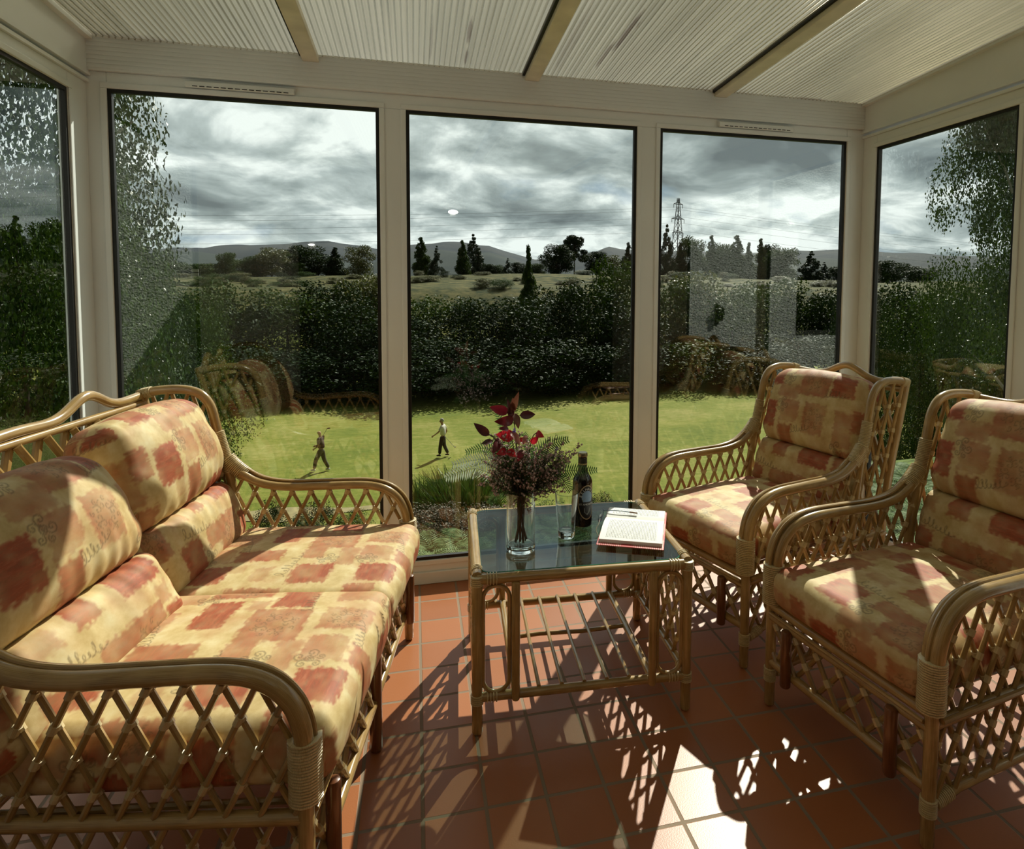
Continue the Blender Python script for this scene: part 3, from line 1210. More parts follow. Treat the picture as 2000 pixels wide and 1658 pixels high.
    MB().tube(top, .0162, 12).build('top_rail', MT['pole'], root)
    MB().tube([(-hw, .935, .912), (hw, .935, .912)], .0125, 10).build('second_rail', MT['pole'], root)
    rods, wraps = MB(), MB()
    back3 = lambda a_, h_, o_: (a_, .805 + (.935 - .805) * max(0, (h_ - .33)) / .58 + o_, h_)
    lattice(rods, wraps, [(-hw + .01, .335), (hw - .01, .335), (hw - .01, .905), (-hw + .01, .905)], .105, .55, back3, .0115, .2)
    lattice_part('back_lattice', rods, wraps, root)
    rods, wraps = MB(), MB()
    # seat deck of crossing slats under the cushions
    for k in range(int(2 * hw / .08) + 1):
        rods.tube([(-hw + .02 + k * .08, .01, .318), (-hw + .02 + k * .08, .80, .326)], .007, 7)
    rods.build('seat_slats', MT['rod'], root)


CHW = .28
ch1 = thing('armchair', 'cane armchair beside the window behind the coffee table, with red and cream patchwork cushions', 'armchair', (1.036, -.461, .0076), R(17.25) - PI / 2, 'cane armchairs')
seat_frame(ch1, CHW, [0.], False, [-.187, .187])
m_seat = seat_mesh('seat_cushion', .520, .62, .128, .10, .34, 11)
m_back = back_mesh('back_cushion', .520, .565, .130, .240, .285, .345, 21, .75, .09)
place(m_seat, 'seat_cushion', ch1, (0, .285, .400))
place(m_back, 'back_cushion', ch1, (0, .716, .678), -R(17.2))
ch2 = copy_tree(ch1)
ch2.location = (1.143, -1.203, .0076)
ch2.rotation_euler = (0, 0, .155 - PI / 2)
ch2['label'] = 'cane armchair nearest the camera, cut by the right edge of the photo'

SHW = .573
sofa_c = np.array([(-.0418 - .2248) / 2, (-.277 - 1.41) / 2, .0085])
sofa = thing('sofa', 'two-seat cane sofa with red and cream patchwork cushions by the left window', 'sofa', sofa_c, PI / 2 - .161 + .0 + (-0.0))
sofa.rotation_euler = (0, 0, math.atan2(.987, .16))
seat_frame(sofa, SHW, [-.287, .287], True, [-.47, .47])
ms = seat_mesh('seat_cushion', .558, .63, .120, .22, .16, 31)
place(ms, 'seat_cushion', sofa, (.284, .272, .396))
ms2 = seat_mesh('seat_cushion', .572, .64, .136, .235, .17, 37)
place(ms2, 'seat_cushion', sofa, (-.277, .272, .411), 0, R(-.6))
mb1 = back_mesh('back_cushion', .575, .555, .16, .245, .20, .30, 41, 1.25)
place(mb1, 'back_cushion', sofa, (.292, .722, .660), -R(19), R(2))
mb2 = back_mesh('back_cushion', .57, .52, .17, .225, .21, .33, 47, 1.4)
place(mb2, 'back_cushion', sofa, (-.318, .672, .640), -R(26), R(-3), R(-2))


# ------------------------------------------------------------------ coffee table
TAB = np.array([.510, -.593, .0076])
TROT = R(-3.6)
tw, td, th = .330, .272, .470
tab = thing('coffee_table', 'square cane coffee table with tinted glass top and slatted lower shelf', 'table', TAB, TROT)
for sx in (-1, 1):
    for sy in (-1, 1):
        MB().tube([(sx * tw, sy * td, 0), (sx * tw, sy * td, .475)], .0165, 14, round_end=True).build('leg', MT['pole'], tab)
        MB().tube([(sx * tw, sy * td, .001), (sx * tw, sy * td, .006)], .011, 10).build('foot_stud', MT['metal'], tab)
for sy in (-1, 1):
    MB().tube([(-tw, sy * td, .470), (tw, sy * td, .470)], .0160, 12).build('top_rail', MT['pole'], tab)
    MB().tube([(-tw, sy * td, .105), (tw, sy * td, .105)], .0140, 12).build('lower_rail', MT['pole'], tab)
    for sx in (-1, 1):
        MB().tube([(sx * .215, sy * td - .012 * 0 + sy * .010, .455), (sx * .215, sy * td + sy * .010, .098)], .0130, 12, round_end=True).build('upright', MT['pole'], tab)
        # bent oval loop between leg and upright
        cx, hz_, w_ = sx * .273, .125, .040
        pts = []
        for k in range(40):
            a = 2 * PI * k / 40
            pts.append((cx + w_ * math.cos(a), sy * td, .283 + math.copysign(1, math.sin(a)) * (hz_ - .0 if abs(math.sin(a)) > 1e-6 else 0) + w_ * math.sin(a) if abs(math.sin(a)) > .02 else .283 + math.copysign(hz_, math.sin(a + 1e-3))))
        pts.append(pts[0])
        MB().tube(pts, .0068, 9).build('oval_loop', MT['rod'], tab)
for sx in (-1, 1):
    MB().tube([(sx * tw, -td, .476), (sx * tw, td, .476)], .0175, 12).build('top_rail', MT['pole'], tab)
    MB().tube([(sx * tw, -td, .112), (sx * tw, td, .112)], .0140, 12).build('lower_rail', MT['pole'], tab)
    rods, wraps = MB(), MB()
    lattice(rods, wraps, [(-td + .01, .12), (td - .01, .12), (td - .01, .462), (-td + .01, .462)], .075, .55, lambda a_, h_, o_: (sx * tw + o_, a_, h_), .0062, .3)
    lattice_part('side_lattice', rods, wraps, tab)
for sx in (-1, 1):
    MB().tube([(sx * .215, -td, .112), (sx * .215, td, .112)], .0125, 12).build('shelf_bearer', MT['pole'], tab)
for k in range(5):
    x = -.143 + k * .0715
    MB().tube([(x, -td, .120), (x, td, .120)], .0062, 9).build('shelf_rod', MT['rod'], tab)
MB().tube([(-.21, .02, .112), (-.1, .03, .111), (.05, .02, .112), (.21, .03, .112)], .0075, 9).build('shelf_cross_rod', MT['rod'], tab)
for sx in (-1, 1):
    for sy in (-1, 1):
        for z, rr in ((.470, .0195), (.105, .0195)):
            c = MB()
            coil(c, [(sx * tw, sy * td, z - .018), (sx * tw, sy * td, z + .012)], .0178, .0022)
            coil(c, [(sx * (tw - .026), sy * td, z), (sx * (tw - .062), sy * td, z)], .0168 if z > .2 else .0150, .0022, 4)
            coil(c, [(sx * tw, sy * (td - .026), z + .006), (sx * tw, sy * (td - .055), z + .006)], .0178 if z > .2 else .0150, .0022, 3)
            c.build('binding', MT['cane'], tab)


def rounded_rect(hx, hy, r, n=8):
    pts = []
    for cx, cy, a0 in ((hx - r, hy - r, 0), (-hx + r, hy - r, 90), (-hx + r, -hy + r, 180), (hx - r, -hy + r, 270)):
        for k in range(n + 1):
            a = R(a0 + 90 * k / n)
            pts.append((cx + r * math.cos(a), cy + r * math.sin(a)))
    return pts


def prism(mb, pts, z0, z1):
    n = len(pts)
    v = [(x, y, z0) for x, y in pts] + [(x, y, z1) for x, y in pts]
    f = [tuple(range(n - 1, -1, -1)), tuple(range(n, 2 * n))]
    f += [(i, (i + 1) % n, n + (i + 1) % n, n + i) for i in range(n)]
    return mb.add(v, f)


GZ = .486     # glass height above the table's own feet
gtop = prism(MB(), rounded_rect(tw - .014, td - .010, .035), GZ - .005, GZ).build('glass_top', MT['tint'], tab, smooth=False)
gtop['label'] = 'tinted glass top'
e = MB()
rr = rounded_rect(tw - .0135, td - .0095, .035)
e.tube([(x, y, GZ - .0025) for x, y in rr + rr[:1]], .0024, 6)
e.build('glass_edge', MT['edge'], tab)


GZ = GZ + .0076


def on_table(px, py, z=None):
    z = GZ if z is None else z
    return at_z(px, py, z)


# ------------------------------------------------------------------ on the table
# vase
vp = on_table(1017, 1073)
vase = thing('vase', 'straight clear glass vase holding the flowers on the coffee table', 'vase', (vp[0], vp[1], GZ), 0)
VR, VH = .0465, .195
MB().lathe([(VR, .012), (VR, VH), (VR - .0035, VH), (VR - .0035, .024), (.001, .022)], 40).build('vase_wall', MT['clear'], vase)
MB().lathe([(.001, .0005), (VR - .002, .0005), (VR, .004), (VR + .001, .018), (VR - .002, .022), (.001, .020)], 40).build('vase_base', MT['clear'], vase)
# pint glass
gp = on_table(1106, 1048)
pint = thing('pint_glass', 'empty tapered pint glass in front of the beer bottle', 'glass', (gp[0], gp[1], GZ), 0)
MB().lathe([(.0275, .003), (.029, .02), (.0405, .155), (.0385, .1555), (.027, .026), (.001, .024)], 40).build('glass_wall', MT['clear'], pint)
MB().lathe([(.001, .0005), (.0265, .0005), (.028, .003), (.0287, .022), (.001, .020)], 24).build('glass_base', MT['clear'], pint)
# beer bottle
bp = on_table(1137, 1024)
bot = thing('beer_bottle', 'dark brown beer bottle with an oval black label behind the pint glass', 'bottle', (bp[0], bp[1], GZ), 0)
m_b, nt, out = newmat('brown_bottle_glass')
princ(nt, out, (.006, .003, .002), .06, .6, coat=.5)
MB().lathe([(.001, .001), (.028, .001), (.031, .004), (.0315, .02), (.0315, .152), (.0307, .163), (.0275, .174), (.0215, .184), (.0165, .194), (.0143, .208), (.0135, .245), (.0145, .247), (.0145, .256), (.013, .258)], 40).build('bottle_body', m_b, bot)
MB().lathe([(.0155, .2515), (.0158, .254), (.0150, .262), (.0135, .2645), (.001, .2648)], 24).build('cap', plain('gold_cap', (.35, .30, .18), .3, metal=.9), bot)
MB().lathe([(.0140, .214), (.0144, .214), (.0142, .246), (.0138, .246)], 32).build('neck_foil', plain('neck_foil', (.02, .025, .02), .3), bot)
MB().lathe([(.0146, .222), (.0149, .2225), (.0149, .226), (.0146, .2265)], 32).build('neck_band', plain('gold_band', (.45, .32, .14), .35), bot)


def wrap_label(pts2, r, zc_, face):
    """flat (x, z) label points wrapped round the bottle; face = direction angle the label looks to"""
    out_ = []
    for x, z in pts2:
        a = face + x / r
        out_.append((r * math.cos(a), r * math.sin(a), zc_ + z))
    return out_


FACE = R(-76)
bot.scale = (1.13, 1.13, 1)
LZ = .092


def label_ellipse(rx, rz, r, z0=0., n=40, rings=6):
    v = [wrap_label([(0, z0)], r, LZ, FACE)[0]]
    f = []
    for k in range(1, rings + 1):
        v += wrap_label([(rx * k / rings * math.cos(2 * PI * j / n), z0 + rz * k / rings * math.sin(2 * PI * j / n)) for j in range(n)], r, LZ, FACE)
    for j in range(n):
        f.append((0, 1 + j, 1 + (j + 1) % n))
    for k in range(rings - 1):
        for j in range(n):
            a, b_ = 1 + k * n + j, 1 + k * n + (j + 1) % n
            f.append((a, a + n, b_ + n, b_))
    return MB().add(v, f)


mgold = plain('label_gold', (.55, .42, .24), .5)
mwht = plain('label_white', (.80, .80, .74), .5)
lab = label_ellipse(.031, .062, .0318).build('label', mgold, bot)
label_ellipse(.0285, .0585, .0320).build('label_field', plain('label_black', (.012, .012, .012), .4), lab)
label_ellipse(.0185, .024, .0322, .018).build('label_picture', plain('label_sky', (.25, .38, .55), .5), lab)
ml = MB()
ml.add(wrap_label([(-.0165, .006), (-.008, .010), (.0, .006), (.008, .012), (.0165, .007), (.0165, .000), (-.0165, .000)], .0324, LZ + .004, FACE), [tuple(range(7))])
ml.build('label_hill', plain('label_green', (.22, .25, .08), .5), lab)
ml = MB()
for k in range(10):
    x0, x1 = -.029 + k * .0058, -.029 + (k + 1) * .0058
    ml.add(wrap_label([(x0, -.014), (x1, -.014), (x1, .002), (x0, .002)], .0325, LZ, FACE), [(0, 1, 2, 3)])
ml.build('label_band', plain('label_black2', (.012, .012, .012), .4), lab)
ml = MB()
ml.add(wrap_label([(-.010, -.02), (.010, -.02), (.010, -.034), (.0, -.046), (-.010, -.034)], .0325, LZ, FACE), [(0, 1, 2, 3, 4)])
ml.build('label_crest', plain('label_crest', (.30, .32, .30), .5), lab)


def text_mesh(body, size):
    cu = bpy.data.curves.new('t', 'FONT')
    cu.body = body
    cu.size = size
    cu.align_x = 'CENTER'
    cu.resolution_u = 3
    ob = bpy.data.objects.new('t', cu)
    COL.objects.link(ob)
    dg = bpy.context.evaluated_depsgraph_get()
    me = bpy.data.meshes.new_from_object(ob.evaluated_get(dg))
    v = np.array([p.co[:] for p in me.vertices]) if len(me.vertices) else np.zeros((0, 3))
    f = [tuple(p.vertices) for p in me.polygons]
    bpy.data.objects.remove(ob)
    return v, f


v, f = text_mesh('ST ANDREWS', .0088)
MB().add(wrap_label([(q[0], q[1] - .0095) for q in v], .0327, LZ, FACE), f).build('lettering', mwht, lab, smooth=False)
lt = MB()
word = 'BELHAVEN'
for i, ch in enumerate(word):      # set along the arc of the oval
    v, f = text_mesh(ch, .0125)
    a = R(160 - 140 * i / (len(word) - 1))
    cx, cz = .0235 * math.cos(a), .010 + .0385 * math.sin(a)
    rot = a - PI / 2
    pts = []
    for q in v:
        x, y = q[0], q[1] - .004
        pts.append((cx + x * math.cos(rot) - y * math.sin(rot), cz + x * math.sin(rot) + y * math.cos(rot)))
    lt.add(wrap_label(pts, .0327, LZ, FACE), f)
lt.build('lettering', mwht, lab, smooth=False)

# open book
bk = thing('book', 'open hardback book with a red cover lying on the glass table top', 'book', (0, 0, 0), 0)
c_tl, c_tr = on_table(1190, 987, GZ + .025), on_table(1302, 993, GZ + .025)
c_bl, c_br = on_table(1163, 1066, GZ + .004), on_table(1297, 1080, GZ + .004)
cen = (c_tl + c_tr + c_bl + c_br) / 4
ux = ((c_tr - c_tl) + (c_br - c_bl)) / 2
ux[2] = 0
BL = np.linalg.norm(ux)
bk.location = (cen[0], cen[1], GZ + .0085)
bk.rotation_euler = (0, 0, math.atan2(ux[1], ux[0]))
uy = ((c_tl - c_bl) + (c_tr - c_br)) / 2
uy[2] = 0
BD = np.linalg.norm(uy)
hl, hd = BL / 2, BD / 2
mred, nt, out = newmat('red_book_cover')
tc = nt.new('ShaderNodeTexCoord').outputs['Object']
bt = nt.new('ShaderNodeTexBrick', offset=0.)
bt.inputs['Scale'].default_value = 1
bt.inputs['Brick Width'].default_value = .0062
bt.inputs['Row Height'].default_value = .05
bt.inputs['Mortar Size'].default_value = .0012
bt.inputs['Mortar Smooth'].default_value = .2
bt.inputs['Color1'].default_value = (.55, .06, .06, 1)
bt.inputs['Color2'].default_value = (.48, .05, .05, 1)
bt.inputs['Mortar'].default_value = (.8, .55, .5, 1)
nt.link(tc, bt.inputs['Vector'])
gate = nt.ramp(nt.noise(nt.mapv(tc, (18, 8, 1)), 1., 1), [(.42, (0, 0, 0)), (.5, (1, 1, 1))])
princ(nt, out, nt.mix(gate, (.55, .06, .06), bt.outputs['Color']), .35, .5)


def page_mesh(y0, y1, hts, name, mat):
    n = 14
    V, Fc = [], []
    ys = np.linspace(y0, y1, n)
    zs = np.interp(np.linspace(0, 1, n), np.linspace(0, 1, len(hts)), hts)
    for y, z in zip(ys, zs):
        V += [(-hl + .006, y, z), (hl - .006, y, z), (hl - .006, y, .0035), (-hl + .006, y, .0035)]
    for i in range(n - 1):
        a = i * 4
        for k in range(4):
            Fc.append((a + k, a + (k + 1) % 4, a + 4 + (k + 1) % 4, a + 4 + k))
    Fc += [(3, 2, 1, 0), ((n - 1) * 4, (n - 1) * 4 + 1, (n - 1) * 4 + 2, (n - 1) * 4 + 3)]
    return MB().add(V, Fc).build(name, mat, bk, smooth=True)


mp, nt, out = newmat('printed_page')
tc = nt.new('ShaderNodeTexCoord').outputs['Object']
sp = nt.new('ShaderNodeSeparateXYZ')
nt.link(tc, sp.inputs[0])
ln = nt.math('LESS_THAN', nt.math('FRACT', nt.math('MULTIPLY', sp.outputs[0], 1 / .0052)), .42)
wd = nt.ramp(nt.noise(nt.mapv(tc, (190, 420, 1)), 1., 2), [(.40, (0, 0, 0)), (.47, (1, 1, 1))])
inx = nt.math('LESS_THAN', nt.math('ABSOLUTE', sp.outputs[0]), hl - .026)
iny = nt.math('MULTIPLY', nt.math('LESS_THAN', nt.math('ABSOLUTE', nt.math('SUBTRACT', nt.math('ABSOLUTE', nt.math('SUBTRACT', sp.outputs[1], hd * .28)), hd * .62)), hd * .45), 1.)
k = nt.math('MULTIPLY', nt.math('MULTIPLY', ln, wd), nt.math('MULTIPLY', inx, iny))
nrm = nt.new('ShaderNodeNewGeometry')
princ(nt, out, nt.mix(nt.math('MULTIPLY', k, .8), (.88, .87, .83), (.06, .06, .06)), .6, .3)
ysp = hd * .30
MB().box((-hl, -hd, .0008), (hl, hd, .0032)).build('cover', mred, bk, smooth=False)
page_mesh(-hd + .022, ysp, [.014, .020, .024, .0245, .022, .013], 'page_block', mp)
page_mesh(ysp, hd - .006, [.013, .019, .020, .018, .014, .010], 'page_block', mp)
# reading glasses lying across the book and the table
gl = thing('reading_glasses', 'folded-out reading glasses with pale lenses lying across the open book', 'glasses', (cen[0], cen[1], GZ + .0085), bk.rotation_euler[2])
mfr = plain('blue_grey_wire', (.16, .22, .30), .3, metal=.5)
lx, ly = -hl - .012, hd * .28
for k, dy in enumerate((.016, -.030)):
    pts = [(lx + .004 * math.cos(2 * PI * j / 24), ly + dy + .019 * math.cos(2 * PI * j / 24), .021 + .0145 * math.sin(2 * PI * j / 24)) for j in range(25)]
    r_ = MB().tube(pts, .0011, 6).build('rim', mfr, gl)
    MB().add([(lx, ly + dy, .021)] + pts[:-1], [(0, j + 1, (j + 1) % 24 + 1) for j in range(24)]).build('lens', mat_glass('lens', (.80, .90, .97), .10), r_)
MB().tube([(lx, ly - .003, .023), (lx - .002, ly - .007, .026), (lx, ly - .011, .023)], .0011, 6).build('bridge', mfr, gl)
MB().tube([(lx, ly + .035, .026), (lx + .05, ly + .034, .029), (lx + .105, ly + .032, .027), (lx + .125, ly + .030, .026)], .0016, 8).build('temple', mfr, gl)
MB().tube([(lx + .100, ly + .0325, .0275), (lx + .128, ly + .030, .0262)], .0026, 8).build('temple_tip', plain('tortoise', (.16, .07, .03), .3), gl)
MB().tube(spline([(lx, ly - .048, .024), (lx + .002, ly - .075, .020), (lx - .004, ly - .105, .008), (lx + .006, ly - .125, -.006)], 6), .0014, 8).build('temple', plain('cream_wire', (.55, .50, .38), .3), gl)

# ------------------------------------------------------------------ flowers
VB = np.array([vp[0], vp[1], GZ])
mouth = VB + [0, 0, .195]
mfern = mat_leaf('fern_green', (.06, .15, .05), (.15, .26, .10), .5, .35, .3, .2)
mfern_l = mat_leaf('fern_sunlit', (.46, .56, .42), (.62, .70, .56), .4, .45, .5, 0)  # sun sheen on the left fronds put into a paler leaf colour
mstem = plain('stem', (.05, .05, .02), .6)


def frond(mb, pts, width, n=26, droop=.25, tilt=None):
    P = spline(pts, 8)
    seg = np.concatenate([[0], np.cumsum(np.linalg.norm(np.diff(P, axis=0), axis=1))])
    L = seg[-1]
    tgs = np.gradient(P, axis=0)
    mb.tube(P, np.linspace(.0022, .0006, len(P)) * (width / .04) ** .3, 5)
    up0 = np.array([0, 0, 1.]) if tilt is None else np.array(tilt, float)
    for i in range(n):
        q = .22 + .78 * (i / n)
        s = L * q
        c = np.array([np.interp(s, seg, P[:, j]) for j in range(3)])
        k = min(len(P) - 1, int(np.searchsorted(seg, s)))
        t = tgs[k] / np.linalg.norm(tgs[k])
        side = np.cross(t, up0)
        side /= np.linalg.norm(side) + 1e-9
        nn = np.cross(side, t)
        ln = width * math.sin(PI * min(1, .12 + (1 - (q - .22) / .78) * .62)) * random.uniform(.9, 1.1)
        bw = L / n * .30
        for sg in (-1, 1):
            d = side * sg * .9 + t * .42 - nn * droop * .5
            d /= np.linalg.norm(d)
            a = c
            m = c + d * ln * .5 - nn * droop * ln * .05
            e = c + d * ln - nn * droop * ln * .25
            w = t * bw
            mb.add([a - w * .5, a + w * .6, m + w * .9, e, m - w * .8], [(0, 1, 2, 4), (2, 3, 4)])


def vpt(px, py, dy=0.):
    return at_y(px, py, VB[1] + dy)


FR = [([(1005, 940), (960, 925), (925, 915), (868, 934)], .028, .0, 'L', 'pale sunlit fern frond lowest on the left of the flowers', (-.1, -1, .35)),
      ([(1000, 930), (965, 900), (930, 898), (882, 908)], .022, -.02, 'L', 'pale sunlit fern frond reaching left above the lowest one', (-.1, -1, .4)),
      ([(1005, 925), (975, 885), (945, 875), (908, 884)], .020, .03, 'D', 'short dark fern frond high on the left of the flowers', (0, -1, .3)),
      ([(1020, 930), (1045, 890), (1075, 868), (1112, 858)], .024, .0, 'D', 'dark fern frond rising to the right above the flowers', (0, -1, .3)),
      ([(1030, 950), (1075, 935), (1105, 920), (1168, 918)], .022, .02, 'D', 'fern frond crossing behind the neck of the bottle', (0, -1, .4)),
      ([(1030, 955), (1070, 930), (1098, 935), (1116, 960)], .026, -.02, 'D', 'fern frond arching down on the right towards the glass', (.2, -1, .3)),
      ([(1015, 940), (1000, 890), (985, 840), (970, 805)], .018, .03, 'D', 'fern frond standing upright behind the red leaves', (0, -1, .1)),
      ([(1022, 930), (1035, 880), (1030, 862), (1022, 845)], .022, .01, 'D', 'fern frond in the middle under the red leaves', (0, -1, .1)),
      ([(1000, 930), (985, 890), (975, 880), (960, 860)], .020, .0, 'D', 'fern frond left of the red leaves', (0, -1, .1)),
      ([(1005, 960), (985, 955), (970, 968), (955, 985)], .022, -.01, 'D', 'fern frond hanging low on the left over the vase rim', (0, -1, .3))]
for pts, w, dy, kind, lab_, tilt in FR:
    n_ = len(pts)
    P = [VB + [random.uniform(-.012, .012), random.uniform(-.012, .012), .03], mouth + [random.uniform(-.015, .015), random.uniform(-.012, .012), -.01]]
    P += [vpt(x, y, dy * (i + 1) / n_) for i, (x, y) in enumerate(pts)]
    root = thing('fern_frond', lab_, 'fern', P[0])
    mb = MB()
    frond(mb, [q - P[0] for q in P[1:]], w * 1.4, 28, .2, tilt)
    mb.build('leaflets', mfern_l if kind == 'L' else mfern, root, smooth=False)
    MB().tube([(0, 0, 0), P[1] - P[0], P[2] - P[0]], .0013, 6).build('stem', mstem, root)


def leaf_blade(base, tip, w, nrm, bend=.15):
    base, tip, nrm = np.array(base), np.array(tip), np.array(nrm, float)
    d = tip - base
    L = np.linalg.norm(d)
    s = np.cross(d / L, nrm)
    s /= np.linalg.norm(s)
    nn = np.cross(s, d / L)
    V, Fc = [], []
    n = 9
    for i in range(n):
        q = i / (n - 1)
        hw = w * math.sin(PI * q ** .8) ** .8 * .5 if 0 < i < n - 1 else .0004
        c = base + d * q + nn * L * bend * (math.sin(PI * q) - .5 * q)
        V += [c - s * hw + nn * hw * .35, c, c + s * hw + nn * hw * .35]
    for i in range(n - 1):
        a = i * 3
        Fc += [(a, a + 1, a + 4, a + 3), (a + 1, a + 2, a + 5, a + 4)]
    return MB().add(V, Fc)


mred_d = mat_leaf('dark_red_leaf', (.10, .006, .012), (.16, .010, .018), .3, .3, .6, 0)
mred_b = mat_leaf('bright_red_leaf', (.42, .010, .020), (.52, .018, .03), .3, .4, .6, 0)
mbrn = mat_leaf('bronze_leaf', (.14, .05, .03), (.17, .06, .035), .3, .2, .6, 0)
mrose = mat_leaf('pink_leaf', (.40, .15, .12), (.45, .17, .13), .4, .3, .6, 0)
mdk = mat_leaf('dark_leaf', (.05, .012, .014), (.06, .015, .016), .25, .15, .7, 0)
Q = lambda x, y: (860 + x / 4.875, 760 + y / 4.875)
BR = [('red-leaved twig standing tallest in the vase', [(1018, 965), (1010, 880), (1005, 830), (1000, 800)],
       [((650, 220), (470, 170), .022, mred_d), ((690, 210), (745, 30), .014, mbrn), ((665, 260), (640, 95), .012, mdk), ((700, 215), (690, 85), .014, mbrn), ((755, 250), (905, 240), .019, mdk),
        ((700, 290), (520, 310), .023, mred_d), ((710, 230), (745, 375), .015, mbrn), ((670, 190), (668, 280), .016, mred_d)]),
      ('twig of bright red leaves in the middle of the flowers', [(1016, 965), (1008, 900), (1000, 860), (995, 848)],
       [((700, 450), (535, 430), .027, mred_b), ((665, 400), (760, 530), .016, mrose), ((650, 385), (560, 375), .012, mred_d), ((820, 440), (785, 530), .012, mrose), ((760, 460), (800, 520), .012, mred_b), ((640, 580), (720, 645), .017, mred_b),
        ((630, 580), (535, 620), .017, mred_b), ((785, 575), (735, 690), .016, mred_d)]),
      ('twig with dark toothed leaves on the left of the flowers', [(1010, 962), (990, 900), (965, 855), (955, 848)],
       [((465, 440), (320, 325), .019, mdk), ((560, 500), (500, 610), .017, mred_d), ((500, 495), (390, 520), .012, mdk), ((560, 480), (500, 560), .014, mdk)]),
      ('thin twig with two small red leaves on the right of the flowers', [(1022, 962), (1030, 900), (1040, 855), (1048, 845)],
       [((860, 515), (935, 450), .015, mred_b), ((915, 415), (985, 455), .016, mred_b)])]
for bi, (lab_, stem, leaves) in enumerate(BR):
    P = [VB + [random.uniform(-.012, .012), random.uniform(-.012, .012), .03]] + [vpt(x, y, (-.03 - .004 * bi) * i / 3) for i, (x, y) in enumerate(stem)]
    root = thing('leafy_twig', lab_, 'twig', P[0])
    MB().tube(spline([q - P[0] for q in P], 5), .0016, 6).build('stem', plain('twig_bark', (.10, .04, .03), .5), root)
    for k, (a, c_, w, mt) in enumerate(leaves):
        A, C_ = vpt(*Q(*a), -.035 - .004 * (k % 3)), vpt(*Q(*c_), -.045 - .01 * ((k * 7) % 4))
        tw_ = MB()
        leaf_blade(A - P[0], C_ - P[0], w * 1.45, (random.uniform(-.3, .3), -1, random.uniform(.0, .7)), .10).build('leaf', mt, root)
        m = stem[-1] if k % 2 else stem[-2]
        MB().tube([vpt(*m, -.028) - P[0], A - P[0]], .0008, 5).build('leaf_stalk', mstem, root)

# heather sprigs
mhe_l = mat_leaf('heather_leaf', (.016, .045, .012), (.055, .105, .03), .5, .15)
mhe_f = mat_leaf('heather_flower', (.55, .34, .36), (.88, .78, .75), .5, .45, .4, 0)
m_hst = plain('heather_stem', (.06, .035, .02), .6)


def heather_proto(seed):
    rg = random.Random(seed)
    st, lf, fl = MB(), MB(), MB()
    main = spline([(0, 0, 0), (.004, 0, .045), (-.003, .002, .085), (.002, 0, .12)], 4)
    st.tube(main, np.linspace(.0013, .0005, len(main)), 5)
    tw_ = [main]
    for k in range(9):
        b0 = main[4 + k % 8]
        a = rg.uniform(0, 2 * PI)
        L = rg.uniform(.03, .055)
        e_ = b0 + np.array([math.cos(a) * L * .6, math.sin(a) * L * .6, L])
        m_ = (b0 + e_) / 2 + np.array([math.cos(a), math.sin(a), 0]) * .006
        q = spline([b0, m_, e_], 4)
        st.tube(q, .0005, 4)
        tw_.append(q)
    for q in tw_:
        for _ in range(44 if q is main else 28):
            i = rg.randrange(len(q))
            c_ = q[i] + np.array([rg.gauss(0, .003) for _ in range(3)])
            top = i > len(q) * .45
            s = rg.uniform(.0020, .0038)
            d = np.array([rg.gauss(0, 1) for _ in range(3)])
            d /= np.linalg.norm(d)
            e1 = np.cross(d, [.3, .5, .8])
            e1 /= np.linalg.norm(e1)
            e2 = np.cross(d, e1)
            if top and rg.random() < .34:
                V = [c_ + e1 * s, c_ + e2 * s, c_ - e1 * s, c_ - e2 * s, c_ + d * s * 1.2, c_ - d * s * 1.2]
                fl.add(V, [(0, 1, 4), (1, 2, 4), (2, 3, 4), (3, 0, 4), (1, 0, 5), (2, 1, 5), (3, 2, 5), (0, 3, 5)])
            else:
                V = [c_ - e1 * s * .35, c_ + d * s * 1.2 * .2 + e2 * s * .3, c_ + d * s * 2.4, c_ - e2 * s * .3]
                lf.add(V, [(0, 1, 2), (0, 2, 3)])
    root = thing('heather_sprig', 'sprig of pinkish heather among the others in the vase', 'heather', (0, 0, 0), 0, 'heather sprigs in the vase')
    st.build('stem', m_hst, root)
    lf.build('leaves', mhe_l, root, smooth=False)
    fl.build('blossom', mhe_f, root, smooth=False)
    return root


protos = [heather_proto(s) for s in (1, 2, 3)]
HS = [(975, 915), (990, 905), (1005, 895), (1020, 900), (1040, 905), (1055, 915), (1070, 925), (1085, 905), (1000, 930), (1025, 925), (1045, 935), (985, 935), (1010, 950), (1035, 955), (1062, 945), (970, 945), (1095, 900), (1015, 915), (1080, 935), (995, 960), (1050, 892), (978, 898), (1030, 888), (1060, 960), (1005, 970), (1028, 972)]
HS += [(x_ + random.uniform(-14, 14), y_ + random.uniform(-12, 12)) for x_, y_ in HS[:22]]
HS = [(min(x_, 1084), max(y_, 886)) for x_, y_ in HS]
for i, (x, y) in enumerate(HS):
    o = protos[i % 3] if i < 3 else copy_tree(protos[i % 3])
    tip = vpt(x, y, random.uniform(-.05, .05))
    base = mouth + np.array([(x - 1018) / 3000, random.uniform(-.015, .015), -.005])
    d = Vector(tip - base)
    L = d.length
    o.location = tuple(tip - np.array(d.normalized()) * .115)
    q = d.normalized().to_track_quat('Z', 'Y')
    o.rotation_mode = 'QUATERNION'
    from mathutils import Quaternion
    o.rotation_quaternion = q @ Quaternion((0, 0, 1), random.uniform(0, 6))
    s_ = random.uniform(1.0, 1.3)
    o.scale = (s_, s_, s_)
